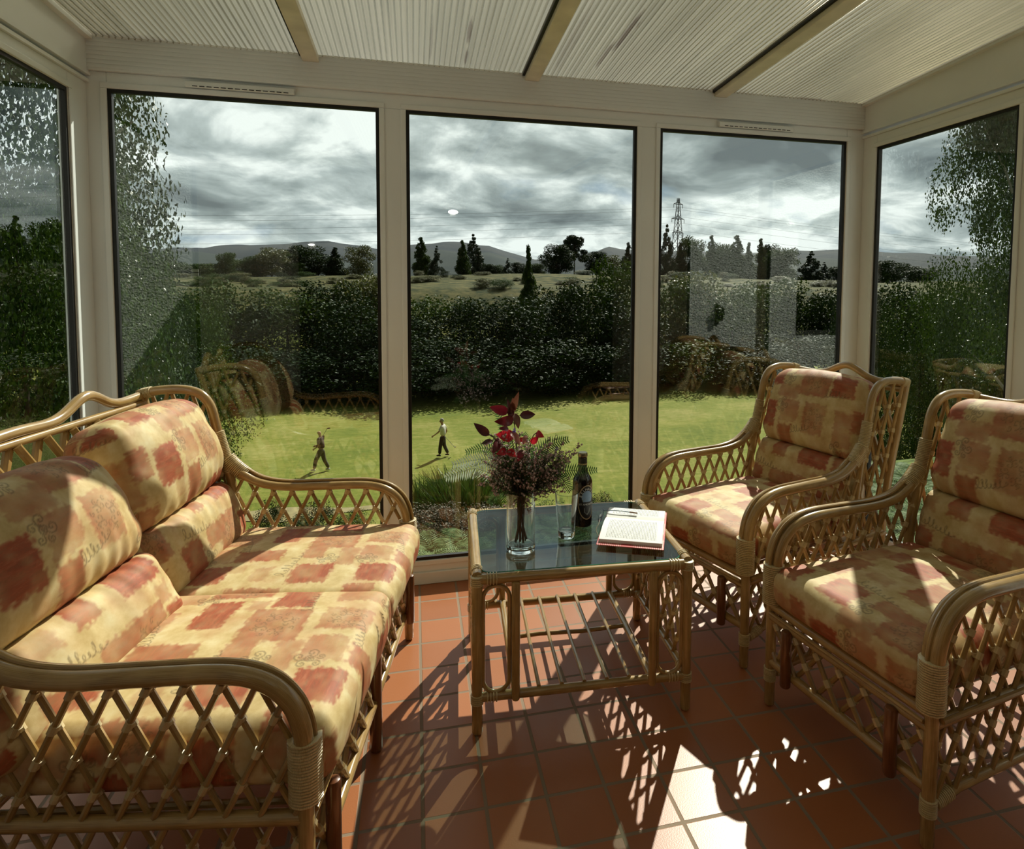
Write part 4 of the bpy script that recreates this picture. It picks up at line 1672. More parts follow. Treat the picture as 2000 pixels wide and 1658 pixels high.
# bundle of stems in the water
for k in range(14):
    a = random.uniform(0, 2 * PI)
    b0 = VB + np.array([.020 * math.cos(a), .016 * math.sin(a), .026 + random.uniform(0, .012)])
    m0 = VB + np.array([.006 * math.cos(a + 2), .006 * math.sin(a + 2), .12])
    e0 = mouth + np.array([.024 * math.cos(a + 3), .022 * math.sin(a + 3), .015 + random.uniform(0, .03)])
    o = MB().tube(spline([(0, 0, 0), m0 - b0, e0 - b0], 6), random.uniform(.0012, .0024), 6).build('flower_stem', m_hst, None)
    o.location = tuple(b0)
    tag(o, 'dark woody stem standing inside the glass vase', 'stem', 'stems in the vase')
# two small purple flowers
mpur = mat_leaf('purple_petal', (.18, .09, .42), (.28, .16, .55), .5, .2, .4, 0)
for (x, y, lab_) in ((703, 390, 'small purple flower in the middle of the red leaves'), (1105, 565, 'small purple flower held out on the right of the bouquet')):
    c_ = vpt(*Q(x, y), -.05)
    root = thing('purple_flower', lab_, 'flower', c_)
    pt = MB()
    for k in range(26):
        a = random.uniform(0, 2 * PI)
        el = random.uniform(-.2, 1.3)
        d = np.array([math.cos(a) * math.cos(el), -math.sin(el) * .6 - .2, math.sin(a) * math.cos(el)])
        s = np.cross(d, [0, 0, 1])
        s /= np.linalg.norm(s) + 1e-9
        pt.add([d * .001, d * .005 + s * .002, d * .0085, d * .005 - s * .002], [(0, 1, 2, 3)])
    pt.build('petals', mpur, root, smooth=False)
    MB().tube(spline([(0, .002, -.002), (mouth - c_) * .5 + [0, .01, .01], mouth - c_], 6), .0008, 5).build('stem', mstem, root)

# ------------------------------------------------------------------ outdoors: terrain
ZG = -6.5


def sstep(a, b_, x):
    t = np.clip((x - a) / (b_ - a), 0, 1)
    return t * t * (3 - 2 * t)


def terrain(x, y):
    x = np.asarray(x, float)
    y = np.asarray(y, float)
    edge = 2.6 + 2.2 * sstep(3, 8, x)
    z = -.62 - .13 * np.clip(y - .3, 0, 5)
    z = z + (ZG - (-.95)) * sstep(edge, edge + 9.5, y)
    z = np.maximum(z, ZG) + 0.
    z = z + 7.6 * sstep(50 + 3 * np.sin(x * .06), 74, y) + 1.9 * sstep(74, 106, y)
    z = z + .12 * np.sin(x * .21 + 1) * np.sin(y * .17) * sstep(22, 34, y) + .5 * np.sin(x * .05) * sstep(60, 100, y)
    return z


def grid_mesh(name, xs, ys, fn, mat):
    X, Y = np.meshgrid(xs, ys, indexing='ij')
    Z = fn(X, Y)
    V = np.stack([X, Y, Z], -1).reshape(-1, 3)
    na, nb = len(xs), len(ys)
    ii, jj = np.meshgrid(np.arange(na - 1), np.arange(nb - 1), indexing='ij')
    q = np.stack([ii * nb + jj, (ii + 1) * nb + jj, (ii + 1) * nb + jj + 1, ii * nb + jj + 1], -1).reshape(-1, 4)
    return MB().add(V, q.tolist()).build(name, mat)


def mat_ground():
    m, nt, out = newmat('mown_grass')
    tc = nt.new('ShaderNodeTexCoord').outputs['Object']
    a = nt.noise(tc, .22, 5, .6)
    b_ = nt.noise(tc, 3.2, 4, .65)
    c = nt.noise(nt.mapv(tc, (.5, 7, 1), rot=(0, 0, .25)), 1., 3)
    f = nt.math('ADD', nt.math('MULTIPLY', a, .5), nt.math('ADD', nt.math('MULTIPLY', b_, .3), nt.math('MULTIPLY', c, .2)))
    colr = nt.ramp(f, [(.36, (.105, .145, .020)), (.5, (.180, .205, .034)), (.62, (.285, .27, .08))])
    # rougher growth beyond the green
    sp = nt.new('ShaderNodeSeparateXYZ')
    nt.link(tc, sp.inputs[0])
    far = nt.math('MULTIPLY', nt.math('SUBTRACT', sp.outputs[1], 58.), .12, clamp=True)
    rgh = nt.ramp(nt.noise(tc, .55, 6, .7), [(.40, (.022, .036, .009)), (.5, (.075, .075, .022)), (.62, (.135, .12, .042))])
    colr = nt.mix(far, colr, rgh)
    near = nt.math('MULTIPLY', nt.math('SUBTRACT', 13., sp.outputs[1]), .5, clamp=True)
    colr = nt.mix(near, colr, nt.ramp(b_, [(.35, (.035, .055, .012)), (.65, (.14, .19, .045))]))
    princ(nt, out, colr, .9, .1, normal=nt.bump(b_, .5, .08))
    return m


ys = np.concatenate([np.linspace(.3, 14, 50), np.linspace(14.5, 50, 45), np.linspace(51, 110, 70), np.linspace(113, 420, 40)])
xs = np.concatenate([np.linspace(-320, -62, 40), np.linspace(-60, 60, 150), np.linspace(62, 330, 40)])
struct(grid_mesh('lawn', xs, ys, terrain, mat_ground()))
# sandy path across the near side of the lawn
pv, pf = [], []
for i, x in enumerate(np.linspace(-11, 2.5, 40)):
    yc = 20.2 + .25 * math.sin(x * .6) + .05 * x
    w = .45 + .25 * math.sin(x * 1.3 + 1)
    pv += [(x, yc - w, ZG + .02), (x, yc + w, ZG + .02)]
    if i:
        pf.append((2 * i - 2, 2 * i, 2 * i + 1, 2 * i - 1))
struct(MB().add(pv, pf).build('path', plain('worn_earth', (.30, .25, .12), .9, .25, 2)))

# hills; distance haze is put into their bluish base colours
ridge = [(-200, 492), (100, 496), (300, 487), (345, 483), (400, 485), (470, 479), (560, 476.5), (595, 472), (640, 470), (680, 480), (735, 487), (800, 478), (860, 475), (905, 477), (955, 480), (985, 490), (1010, 497),
         (1045, 507), (1070, 507), (1100, 500), (1130, 496), (1165, 492), (1187, 481), (1215, 487), (1300, 492), (1420, 495), (1560, 491), (1640, 487), (1680, 486), (1720, 492), (1800, 497), (1860, 500), (2000, 500), (2300, 490)]
rp, rq = [a for a, _ in ridge], [c_ for _, c_ in ridge]


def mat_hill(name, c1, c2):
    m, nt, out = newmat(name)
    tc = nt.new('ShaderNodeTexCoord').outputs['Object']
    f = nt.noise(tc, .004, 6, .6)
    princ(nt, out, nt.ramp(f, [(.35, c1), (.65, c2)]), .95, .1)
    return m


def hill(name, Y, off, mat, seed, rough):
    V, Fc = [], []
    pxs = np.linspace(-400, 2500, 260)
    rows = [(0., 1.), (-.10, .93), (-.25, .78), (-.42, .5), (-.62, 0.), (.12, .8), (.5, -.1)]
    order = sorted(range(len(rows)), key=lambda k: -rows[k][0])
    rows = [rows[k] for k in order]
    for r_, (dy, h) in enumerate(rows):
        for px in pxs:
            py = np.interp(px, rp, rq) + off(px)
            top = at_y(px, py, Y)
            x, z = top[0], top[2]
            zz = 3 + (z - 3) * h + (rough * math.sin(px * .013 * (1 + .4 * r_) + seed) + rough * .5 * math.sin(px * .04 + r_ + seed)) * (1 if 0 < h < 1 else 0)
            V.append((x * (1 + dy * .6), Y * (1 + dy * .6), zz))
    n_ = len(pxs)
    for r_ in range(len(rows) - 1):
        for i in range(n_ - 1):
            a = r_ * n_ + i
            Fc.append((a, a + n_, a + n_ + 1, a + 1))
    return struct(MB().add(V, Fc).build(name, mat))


hill('hill_1', 5200, lambda p: 0, mat_hill('hazy_hill', (.048, .062, .078), (.075, .085, .092)), 1., 14)
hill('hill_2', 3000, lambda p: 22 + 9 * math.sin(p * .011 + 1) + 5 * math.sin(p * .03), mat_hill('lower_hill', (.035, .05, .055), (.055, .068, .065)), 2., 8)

# ------------------------------------------------------------------ trees
mL = {
    'dark': mat_leaf('leaf_dark', (.005, .022, .003), (.018, .046, .007), .6, .05, .10),
    'mid': mat_leaf('leaf_mid', (.016, .046, .005), (.052, .094, .011), .6, .12, .10),
    'olive': mat_leaf('leaf_olive', (.07, .075, .014), (.15, .135, .03), .5, .15, .4),
    'birch': mat_leaf('leaf_birch', (.018, .042, .010), (.055, .095, .024), .42, .10, .5),
    'pine': mat_leaf('needle', (.010, .028, .010), (.03, .06, .02), .5, .05, .3),
    'heath': mat_leaf('heath', (.05, .045, .02), (.13, .09, .05), .6, .05, .3),
    'broom': mat_leaf('broom', (.02, .06, .008), (.07, .14, .02), .45, .15, .4),
}
mbark = plain('bark', (.06, .045, .03), .9, .3, 6)
mbark_b = plain('birch_bark', (.35, .33, .28), .8, .4, 5)


def leaves_at(C, size, rng, aspect=.6, flat=0., out=None):
    n_ = len(C)
    d = rng.normal(size=(n_, 3))
    if out is not None:
        d = d * .8 + out
    d /= np.linalg.norm(d, axis=1, keepdims=True)
    a = np.cross(d, rng.normal(size=(n_, 3)))
    a /= np.linalg.norm(a, axis=1, keepdims=True)
    b_ = np.cross(d, a)
    s = size * rng.uniform(.6, 1.25, (n_, 1))
    V = np.stack([C - a * s * .5, C + b_ * s * .5 * aspect + d * s * .08, C + a * s * .5, C - b_ * s * .5 * aspect + d * s * .08], 1).reshape(-1, 3)
    Fq = np.arange(n_ * 4).reshape(-1, 4)
    return V, Fq


def quads(name, V, Fq, mat):
    me = bpy.data.meshes.new(name)
    me.vertices.add(len(V))
    me.vertices.foreach_set('co', V.astype(np.float32).ravel())
    me.loops.add(len(Fq) * 4)
    me.loops.foreach_set('vertex_index', Fq.astype(np.int32).ravel())
    me.polygons.add(len(Fq))
    me.polygons.foreach_set('loop_start', np.arange(len(Fq), dtype=np.int32) * 4)
    me.update(calc_edges=True)
    me.materials.append(mat)
    return me


def crown(kind, n_, size, seed):
    """leaf positions in a unit crown: width 1 (radius .5), height 1"""
    rng = np.random.default_rng(seed)
    if kind == 'round':
        k = 32
        cz = np.linspace(.10, .88, k)
        rad = .36 * np.sqrt(np.clip(1 - ((cz - .5) / .5) ** 2, .08, 1))
        th_ = rng.uniform(0, 2 * PI, k)
        rr = rad * np.sqrt(rng.uniform(.1, 1, k))
        cen_ = np.stack([rr * np.cos(th_), rr * np.sin(th_), cz], 1)
        br = rng.uniform(.13, .21, k)
    elif kind == 'tall':
        k = 34
        cz = np.linspace(.06, .93, k)
        rad = .30 * np.clip(.98 - cz, .02, 1) ** .9 * np.clip(cz * 5, .5, 1)
        th_ = rng.uniform(0, 2 * PI, k)
        cen_ = np.stack([rad * np.cos(th_) * rng.uniform(.3, 1, k), rad * np.sin(th_) * rng.uniform(.3, 1, k), cz], 1)
        br = rng.uniform(.13, .2, k) * np.clip(1.15 - cz, .3, 1)
    elif kind == 'cone':
        k = 60
        cz = np.repeat(np.linspace(.06, .97, 12), 5)
        rad = .42 * (1 - cz) * rng.uniform(.6, 1.1, k)
        th_ = rng.uniform(0, 2 * PI, k)
        cen_ = np.stack([rad * np.cos(th_), rad * np.sin(th_), cz - .05 * rad], 1)
        br = .035 + .10 * (1 - cz)
    elif kind == 'pine':
        k = 26
        cz = rng.uniform(.35, .97, k)
        rad = .42 * np.sin(PI * np.clip((cz - .2) / .85, 0, 1)) * rng.uniform(.4, 1, k)
        th_ = rng.uniform(0, 2 * PI, k)
        cen_ = np.stack([rad * np.cos(th_), rad * np.sin(th_), cz], 1)
        br = rng.uniform(.08, .14, k)
    else:  # weeping birch: loose sprays
        k = 110
        cz = rng.uniform(.10, .97, k)
        rad = .46 * np.sin(PI * np.clip(cz * .80 + .14, 0, 1)) * np.sqrt(rng.uniform(.15, 1, k))
        th_ = rng.uniform(0, 2 * PI, k)
        cen_ = np.stack([rad * np.cos(th_), rad * np.sin(th_), cz], 1)
        br = rng.uniform(.035, .085, k)
    i = rng.choice(len(cen_), n_, p=br ** 2 / np.sum(br ** 2))
    d = rng.normal(size=(n_, 3))
    d /= np.linalg.norm(d, axis=1, keepdims=True)
    rr = br[i][:, None] * rng.uniform(.55, 1.08, (n_, 1))
    C = cen_[i] + d * rr * np.array([1, 1, .75 if kind != 'birch' else 1.25])
    C[:, 2] = np.clip(C[:, 2], .0, 1.05)
    return leaves_at(C, size, rng, .62, out=d) + (cen_,)


def tree_proto(kind, n_, size, seed, mat, bark, trunk=.0):
    V, Fq, cen_ = crown(kind, n_, size, seed)
    me = quads('crown', V, Fq, mat)
    tb = MB()
    tb.tube(spline([(0, 0, -.12), (.01, .0, .2), (-.01, .01, .5), (0, 0, .85)], 4), np.linspace(.018, .004, 13), 8)
    rg = random.Random(seed)
    for c_ in cen_[:14]:
        z0 = max(.05, c_[2] * .75)
        tb.tube([(0, 0, z0), (c_[0] * .5, c_[1] * .5, z0 + (c_[2] - z0) * .6), tuple(c_)], [.006, .004, .002], 5)
    o = tb.build('trunk', bark)
    mt = o.data
    bpy.data.objects.remove(o)
    return me, mt


PT = {
    'oak': tree_proto('round', 9000, .030, 1, mL['dark'], mbark),
    'oak2': tree_proto('round', 9000, .030, 2, mL['dark'], mbark),
    'ash': tree_proto('round', 9000, .030, 3, mL['mid'], mbark),
    'olive': tree_proto('round', 9000, .036, 4, mL['olive'], mbark),
    'farround': tree_proto('round', 9000, .045, 5, mL['dark'], mbark),
    'farmid': tree_proto('round', 9000, .045, 6, mL['mid'], mbark),
    'tall': tree_proto('tall', 9000, .045, 7, mL['mid'], mbark),
    'talld': tree_proto('tall', 9000, .045, 8, mL['dark'], mbark),
    'cone': tree_proto('cone', 9000, .04, 9, mL['pine'], mbark),
    'pine': tree_proto('pine', 9000, .045, 10, mL['pine'], mbark),
    'birch': tree_proto('birch', 75000, .0085, 11, mL['birch'], mbark_b),
    'birch2': tree_proto('birch', 70000, .010, 12, mL['birch'], mbark_b),
    'near': tree_proto('round', 42000, .0135, 21, mL['mid'], mbark),
    'neard': tree_proto('round', 42000, .0135, 22, mL['dark'], mbark),
    'bush': tree_proto('round', 6000, .034, 13, mL['mid'], mbark),
    'bushd': tree_proto('round', 6000, .034, 14, mL['dark'], mbark),
}


def plant_tree(kind, px, top_py, wpx, Y, label, group, cat='tree', name='tree', base_z=None, squash=1., full=False):
    tp = at_y(px, top_py, Y)
    zb = float(terrain(tp[0], Y)) if base_z is None else base_z
    H = max(.4, tp[2] - zb)
    dist = (Y - CAM[1]) / FW[1] * 1.0
    W = wpx / F * dist
    t = thing(name, label, cat, (tp[0], Y, zb), random.uniform(0, 6.28), group)
    cr, tr = PT[kind]
    lift = 0. if full else .06
    for nm, me, in (('crown', cr), ('trunk', tr)):
        o = bpy.data.objects.new(nm, me)
        COL.objects.link(o)
        o.parent = t
        o.location = (0, 0, H * lift)
        o.scale = (W, W * squash, H * (1 - lift) / 1.0)
    return t


GP = 'trees on the heath skyline'
SKY = [('farmid', 443, 492, 34, 'small pale tree alone on the heath skyline left of the round trees'), ('farmid', 478, 508, 60, 'low green thicket on the skyline right of the small pale tree'), ('olive', 530, 482, 60, 'rusty round tree on the skyline in the left window'),
       ('farround', 604, 478, 80, 'broad dark round tree on the skyline under the hill summit'), ('talld', 655, 480, 46, 'dark pointed tree right of the broad round one'), ('olive', 700, 478, 52, 'olive round tree beside the first mullion'),
       ('tall', 822, 460, 42, 'tall leafy tree at the left of the middle window skyline'), ('cone', 853, 480, 28, 'small dark conifer beside the tall leafy tree'), ('tall', 903, 466, 36, 'slim leafy tree touching the taller conifer'), ('cone', 924, 457, 50, 'tall conifer in the middle window skyline'),
       ('cone', 992, 504, 22, 'small lone conifer on the heath edge'), ('farround', 1087, 477, 62, 'dark round tree left of the flat-topped pine'), ('pine', 1122, 463, 64, 'flat-topped pine on the skyline'), ('farround', 1165, 490, 48, 'dark round tree right of the pine'),
       ('olive', 1195, 498, 44, 'olive tree at the foot of the distant peak'), ('talld', 1228, 470, 34, 'dark pointed tree beside the second mullion'), ('cone', 1303, 438, 44, 'conifer standing in front of the pylon'), ('farmid', 1352, 462, 56, 'rounded tree right of the pylon'),
       ('tall', 1390, 456, 40, 'tall tree second from the pylon'), ('tall', 1440, 456, 56, 'tall broad tree in the middle of the right window'), ('tall', 1486, 462, 40, 'tall pointed tree in the right window'), ('farmid', 1528, 484, 66, 'pale rounded tree at the end of the right window row'),
       ('cone', 1585, 490, 60, 'dark broad conifer at the right of the right window'), ('farround', 1640, 520, 60, 'dark tree behind the corner post'), ('farround', 1735, 508, 80, 'dark tree at the left of the side window'), ('farround', 1795, 520, 80, 'dark round tree in the side window below the hills'),
       ('farround', 330, 508, 60, 'dark tree behind the birch sprays at the left'), ('farmid', 385, 514, 60, 'green bush row start on the skyline at the left')]
SKY += [('talld', 1330, 470, 40, 'dark narrow tree hiding the foot of the pylon'), ('farmid', 1415, 474, 50, 'rounded tree between two tall ones in the right window'), ('tall', 1463, 470, 36, 'narrow tree between the tall trees in the right window'), ('farround', 1510, 476, 50, 'dark rounded tree near the end of the right window row'),
        ('farround', 1270, 470, 50, 'dark round tree half hidden by the second mullion'), ('cone', 1610, 512, 34, 'small conifer beside the dark broad conifer'), ('farmid', 560, 492, 46, 'green tree right of the rusty round tree'), ('farmid', 500, 500, 46, 'green tree left of the rusty round tree')]
for k, (kd, px, ty, w, lb) in enumerate(SKY):
    plant_tree(kd, px, ty, w * (1.55 if kd in ('tall', 'talld') else 1.25), 112 + (k * 7) % 11, lb, GP, full=True)
for k, px in enumerate((300, 345, 410, 500, 560, 580, 950, 968, 1015, 1050, 1265)):
    plant_tree('farmid' if k % 2 else 'farround', px, 517 - (k * 5) % 7, 40, 116 + k % 5, 'low bush in the row along the heath skyline', 'bushes along the skyline', 'bush', 'bush', full=True)
BELT = [('oak', 275, 560, 190, 50), ('ash', 395, 560, 180, 49), ('oak2', 470, 600, 150, 47), ('ash', 560, 575, 190, 51), ('oak', 650, 528, 170, 53), ('olive', 700, 512, 130, 56), ('oak2', 705, 560, 200, 47), ('oak', 800, 600, 210, 45),
        ('ash', 850, 555, 190, 50), ('oak2', 935, 570, 200, 48), ('oak', 1010, 560, 210, 47), ('tall', 1032, 463, 62, 62), ('oak', 1080, 530, 170, 51), ('oak2', 1150, 540, 200, 48), ('ash', 1205, 515, 130, 53), ('oak', 1240, 585, 180, 45),
        ('ash', 1310, 520, 170, 50), ('olive', 1370, 530, 160, 52), ('ash', 1430, 540, 190, 48), ('ash', 1510, 525, 190, 50), ('oak', 1590, 560, 170, 47), ('oak2', 1660, 545, 190, 44), ('oak', 1745, 545, 200, 40), ('ash', 1800, 560, 200, 36),
        ('oak2', 360, 640, 190, 43), ('oak', 560, 660, 200, 43), ('oak', 890, 660, 220, 43), ('oak2', 1010, 660, 220, 42), ('oak', 1110, 660, 220, 43), ('bush', 1350, 640, 200, 43), ('bushd', 1450, 660, 200, 42), ('oak', 690, 650, 220, 43), ('oak2', 800, 690, 200, 41), ('oak', 1560, 650, 200, 40), ('oak2', 1210, 650, 200, 43), ('bushd', 470, 670, 180, 41)]
desc = {'oak': 'dense dark tree', 'oak2': 'dense dark bushy tree', 'ash': 'mid-green leafy tree', 'olive': 'yellowish rounded tree', 'tall': 'tall pointed birch rising above', 'bush': 'mid-green spreading bush', 'bushd': 'dark spreading bush'}
for kd, px, ty, w, Y in BELT:
    ty += random.choice([-14, -6, 0, 8, 16, 22])
    lb = '%s in the thick belt of trees beyond the lawn' % desc[kd] if kd != 'tall' else 'tall pointed birch rising above the dark tree belt in the middle window'
    plant_tree(kd, px, ty, w * 1.15, Y, lb, 'belt of trees beyond the lawn', full=True)
for k in range(90):
    px = random.uniform(280, 1700)
    Y = random.uniform(72, 107)
    p_ = at_y(px, 540, Y)
    o = bpy.data.objects.new('heather_clump', PT['bush' if k % 3 else 'bushd'][0] if k % 2 else PT['olive'][0])
    COL.objects.link(o)
    sz = random.uniform(1.6, 4.2)
    o.location = (p_[0], Y, float(terrain(p_[0], Y)) - .15)
    o.scale = (sz, sz, random.uniform(.6, 1.3))
    o.rotation_euler = (0, 0, random.uniform(0, 6))
    tag(o, 'low clump of heather and scrub on the sunlit heath slope', 'bush', 'heather clumps on the heath slope')
# birches close to the house
plant_tree('birch', -70, -420, 640, 9.5, 'large birch filling the view outside the left window', None, full=True)
plant_tree('neard', -110, -250, 560, 12., 'dense dark tree behind the birch outside the left window', None, full=True)
plant_tree('near', 20, 250, 420, 8., 'dark leafy tree low outside the left window', None, full=True)
plant_tree('birch2', 150, 330, 380, 14., 'birch with loose sprays at the left edge of the left front window', None, full=True)
plant_tree('near', 350, 560, 260, 22., 'green bushy tree below the birch sprays', None, full=True)
plant_tree('neard', 250, 590, 260, 19., 'green bushy tree behind the left corner post', None, full=True)
plant_tree('birch2', 2020, 130, 560, 4.8, 'leafy birch at the right of the side window', None, base_z=-2.6, full=True)
plant_tree('near', 2080, 190, 420, 6.2, 'dense leafy tree just behind the birch in the side window', None, base_z=-3.5, full=True)
plant_tree('neard', 1800, 640, 330, 10., 'dark bush below the birch in the side window', None, base_z=-5., full=True)
plant_tree('near', 1900, 500, 300, 9., 'dark leafy tree behind the birch in the side window', None, base_z=-5., full=True)
plant_tree('neard', 1700, 560, 260, 16., 'dark tree at the left of the side window near the corner post', None, base_z=-6., full=True)


# bank plants below the window
def fern_plant(seed):
    rg = random.Random(seed)
    mb = MB()
    for k in range(11):
        a = k * 2 * PI / 11 + rg.uniform(-.2, .2)
        L = rg.uniform(.28, .42)
        e_ = rg.uniform(.5, .9)
        c_, s_ = math.cos(a), math.sin(a)
        pts = [(0, 0, 0), (c_ * L * .3, s_ * L * .3, L * .45 * e_), (c_ * L * .65, s_ * L * .65, L * .62 * e_), (c_ * L, s_ * L, L * .5 * e_)]
        frond(mb, pts, .085, 18, .2)
    o = mb.build('fern_plant', mat_leaf('bracken%d' % seed, (.055, .12, .03), (.22, .30, .12), .6, .25, .12), smooth=False)
    me = o.data
    bpy.data.objects.remove(o)
    return me


FP = [fern_plant(s) for s in (1, 2, 3)]
k = 0
for gx in np.arange(-1.2, 2.4, .28):
    for gy in (1.35, 1.75, 2.1, 2.45):
        x, y = gx + random.uniform(-.1, .1), gy + random.uniform(-.12, .12)
        o = bpy.data.objects.new('fern_plant', FP[k % 3])
        COL.objects.link(o)
        o.location = (x, y, float(terrain(x, y)) - .01)
        o.rotation_euler = (0, 0, random.uniform(0, 6.28))
        tag(o, 'low bracken fern growing on the bank just below the windows', 'fern', 'ferns below the windows')
        k += 1
SP = [tuple(at_z(random.uniform(1705, 1800), random.uniform(885, 1065), -.85)[:2]) for _ in range(26)]
for x, y in SP + list(((3.0, .9), (3.3, 1.5), (3.7, 1.0), (3.9, 1.9), (4.3, 1.4), (4.6, 2.3), (3.2, .3), (3.6, .5), (4.9, 1.8), (4.2, .8), (2.8, .4))):
    o = bpy.data.objects.new('fern_plant', FP[k % 3])
    COL.objects.link(o)
    o.location = (x, y, float(terrain(x, y)) - .01)
    o.rotation_euler = (0, 0, random.uniform(0, 6.28))
    tag(o, 'pale fern growing on the grassy bank outside the side window', 'fern', 'ferns outside the side window')
    k += 1


def shrub(kind, n_, seed, mat, name, spiky):
    rng = np.random.default_rng(seed)
    if spiky:
        V, Fq = [], []
        n2 = n_
        a = rng.uniform(0, 2 * PI, n2)
        sp_ = np.sqrt(rng.uniform(0, 1, n2)) * .42
        base = np.stack([sp_ * np.cos(a) * .6, sp_ * np.sin(a) * .6, rng.uniform(0, .55, n2)], 1)
        d = np.stack([np.cos(a) * sp_ * 1.1, np.sin(a) * sp_ * 1.1, np.full(n2, 1.)], 1) + rng.normal(size=(n2, 3)) * .22
        d /= np.linalg.norm(d, axis=1, keepdims=True)
        L = rng.uniform(.14, .45, (n2, 1))
        s = np.cross(d, rng.normal(size=(n2, 3)))
        s /= np.linalg.norm(s, axis=1, keepdims=True)
        w = .006
        V = np.stack([base - s * w, base + s * w, base + d * L + s * w * .3, base + d * L - s * w * .3], 1).reshape(-1, 3)
        return quads(name, V, np.arange(n2 * 4).reshape(-1, 4), mat)
    V, Fq, _ = crown('round', n_, .028, seed)
    return quads(name, V, Fq, mat)


SH = {'broom': shrub('x', 5200, 1, mL['broom'], 'broom_bush', True), 'heath': shrub('x', 9000, 2, mL['heath'], 'heather_bush', False), 'green': shrub('x', 9000, 3, mL['mid'], 'garden_bush', False), 'dark': shrub('x', 9000, 4, mL['dark'], 'garden_bush', False)}


def put_shrub(kind, px, top, wpx, Y, label, group=None, nm='bush'):
    tp = at_y(px, top, Y)
    zb = float(terrain(tp[0], Y)) - .05
    W = wpx / F * (Y - CAM[1])
    o = bpy.data.objects.new(nm, SH[kind])
    COL.objects.link(o)
    o.location = (tp[0], Y, zb)
    o.scale = (W, W, max(.25, tp[2] - zb))
    o.rotation_euler = (0, 0, random.uniform(0, 6))
    return tag(o, label, 'bush', group)


put_shrub('broom', 905, 905, 210, 3.9, 'spiky green broom bush behind the vase', nm='broom_bush')
put_shrub('broom', 840, 915, 120, 4.3, 'smaller spiky broom bush beside the middle mullion', nm='broom_bush')
put_shrub('heath', 850, 985, 170, 2.9, 'brownish heather bush in front of the broom', nm='heather_bush')
put_shrub('heath', 960, 990, 170, 2.8, 'brown heather bush behind the coffee table corner', nm='heather_bush')
put_shrub('dark', 890, 985, 120, 3.2, 'dark low bush between the two heather bushes', nm='garden_bush')
put_shrub('green', 1060, 985, 150, 3.0, 'green low bush behind the pint glass', nm='garden_bush')
put_shrub('dark', 1165, 960, 90, 3.4, 'dark little bush right behind the beer bottle', nm='garden_bush')
put_shrub('heath', 1210, 1000, 130, 2.8, 'heather bush behind the open book', nm='heather_bush')
put_shrub('dark', 525, 978, 80, 3.3, 'dark bush behind the sofa arm beside the back cushion', nm='garden_bush')
put_shrub('dark', 610, 985, 110, 3.2, 'dark bush behind the middle of the sofa arm', nm='garden_bush')
put_shrub('green', 680, 1000, 110, 3.0, 'green bush behind the sofa arm near the mullion', nm='garden_bush')
put_shrub('dark', 560, 1010, 150, 2.8, 'low dark bush behind the lower sofa lattice', nm='garden_bush')

# ------------------------------------------------------------------ pylon and power lines
PY = 400.
pt_, pb_ = at_y(1325, 387, PY), at_y(1325, 540, PY)
pzb = float(terrain(pt_[0], PY))
pyl = thing('pylon', 'grey lattice electricity pylon on the skyline in the right window', 'pylon', (pt_[0], PY, pzb), R(20))
PHt = pt_[2] - pzb
mst = plain('galvanised_steel', (.12, .13, .14), .5, metal=.6)
tb = MB()


def pw(z):
    return np.interp(z / PHt, [0, .55, 1.], [4.4, 2.2, .5])


lv = list(np.linspace(0, 1, 12) * PHt)
for sx in (-1, 1):
    for sy in (-1, 1):
        tb.tube([(sx * pw(z), sy * pw(z), z) for z in lv], .24, 5)
for z0, z1 in zip(lv[:-1], lv[1:]):
    a, b_ = pw(z0), pw(z1)
    for sg in (-1, 1):
        tb.tube([(-a, sg * a, z0), (b_, sg * b_, z1)], .14, 4)
        tb.tube([(a, sg * a, z0), (-b_, sg * b_, z1)], .14, 4)
        tb.tube([(sg * a, -a, z0), (sg * b_, b_, z1)], .14, 4)
        tb.tube([(sg * a, a, z0), (sg * b_, -b_, z1)], .14, 4)
        tb.tube([(-b_, sg * b_, z1), (b_, sg * b_, z1)], .12, 4)
tb.build('tower', mst, pyl)
arms = [(.93, 4.2), (.76, 5.8), (.60, 5.0)]
for fz, L in arms:
    z = fz * PHt
    cx = MB()
    for sg in (-1, 1):
        cx.tube([(0, 0, z + 1.6), (sg * L, 0, z)], .2, 4).tube([(0, .8, z), (sg * L, 0, z)], .18, 4).tube([(0, -.8, z), (sg * L, 0, z)], .18, 4)
        for q in (.35, .7):
            cx.tube([(sg * L * q, 0, z), (sg * L * q, 0, z + 1.6 * (1 - q))], .12, 4)
    cx.build('crossarm', mst, pyl)
    for sg in (-1, 1):
        MB().tube([(sg * L, 0, z), (sg * L, 0, z - 2.6)], .2, 5).build('insulator', plain('insulator', (.3, .32, .33), .3), pyl)
LNS = [(405, 409, 'uppermost'), (418, 414, 'second'), (436, 428, 'third'), (446, 440, 'fourth'), (466, 455, 'lowest')]
for ya, yb, nm in LNS:
    A, B_ = at_y(-200, ya + 12, 330), at_y(1325, yb - 5 if nm != 'lowest' else yb - 5, 398)
    pts = []
    for q in np.linspace(0, 1, 24):
        p = A + (B_ - A) * q
        p[2] -= 4 * 3.0 * q * (1 - q)
        pts.append(p)
    C_ = at_y(2100, yb + 85, 420)
    for q in np.linspace(.04, 1, 16):
        p = B_ + (C_ - B_) * q
        p[2] -= 4 * 2.0 * q * (1 - q)
        pts.append(p)
    o = MB().tube(pts, .055, 4).build('power_line', mst)
    tag(o, '%s of the thin power lines crossing the sky to the pylon' % nm, 'cable', 'power lines')

# ------------------------------------------------------------------ golfers
mskin = plain('skin', (.42, .22, .13), .5, .06)


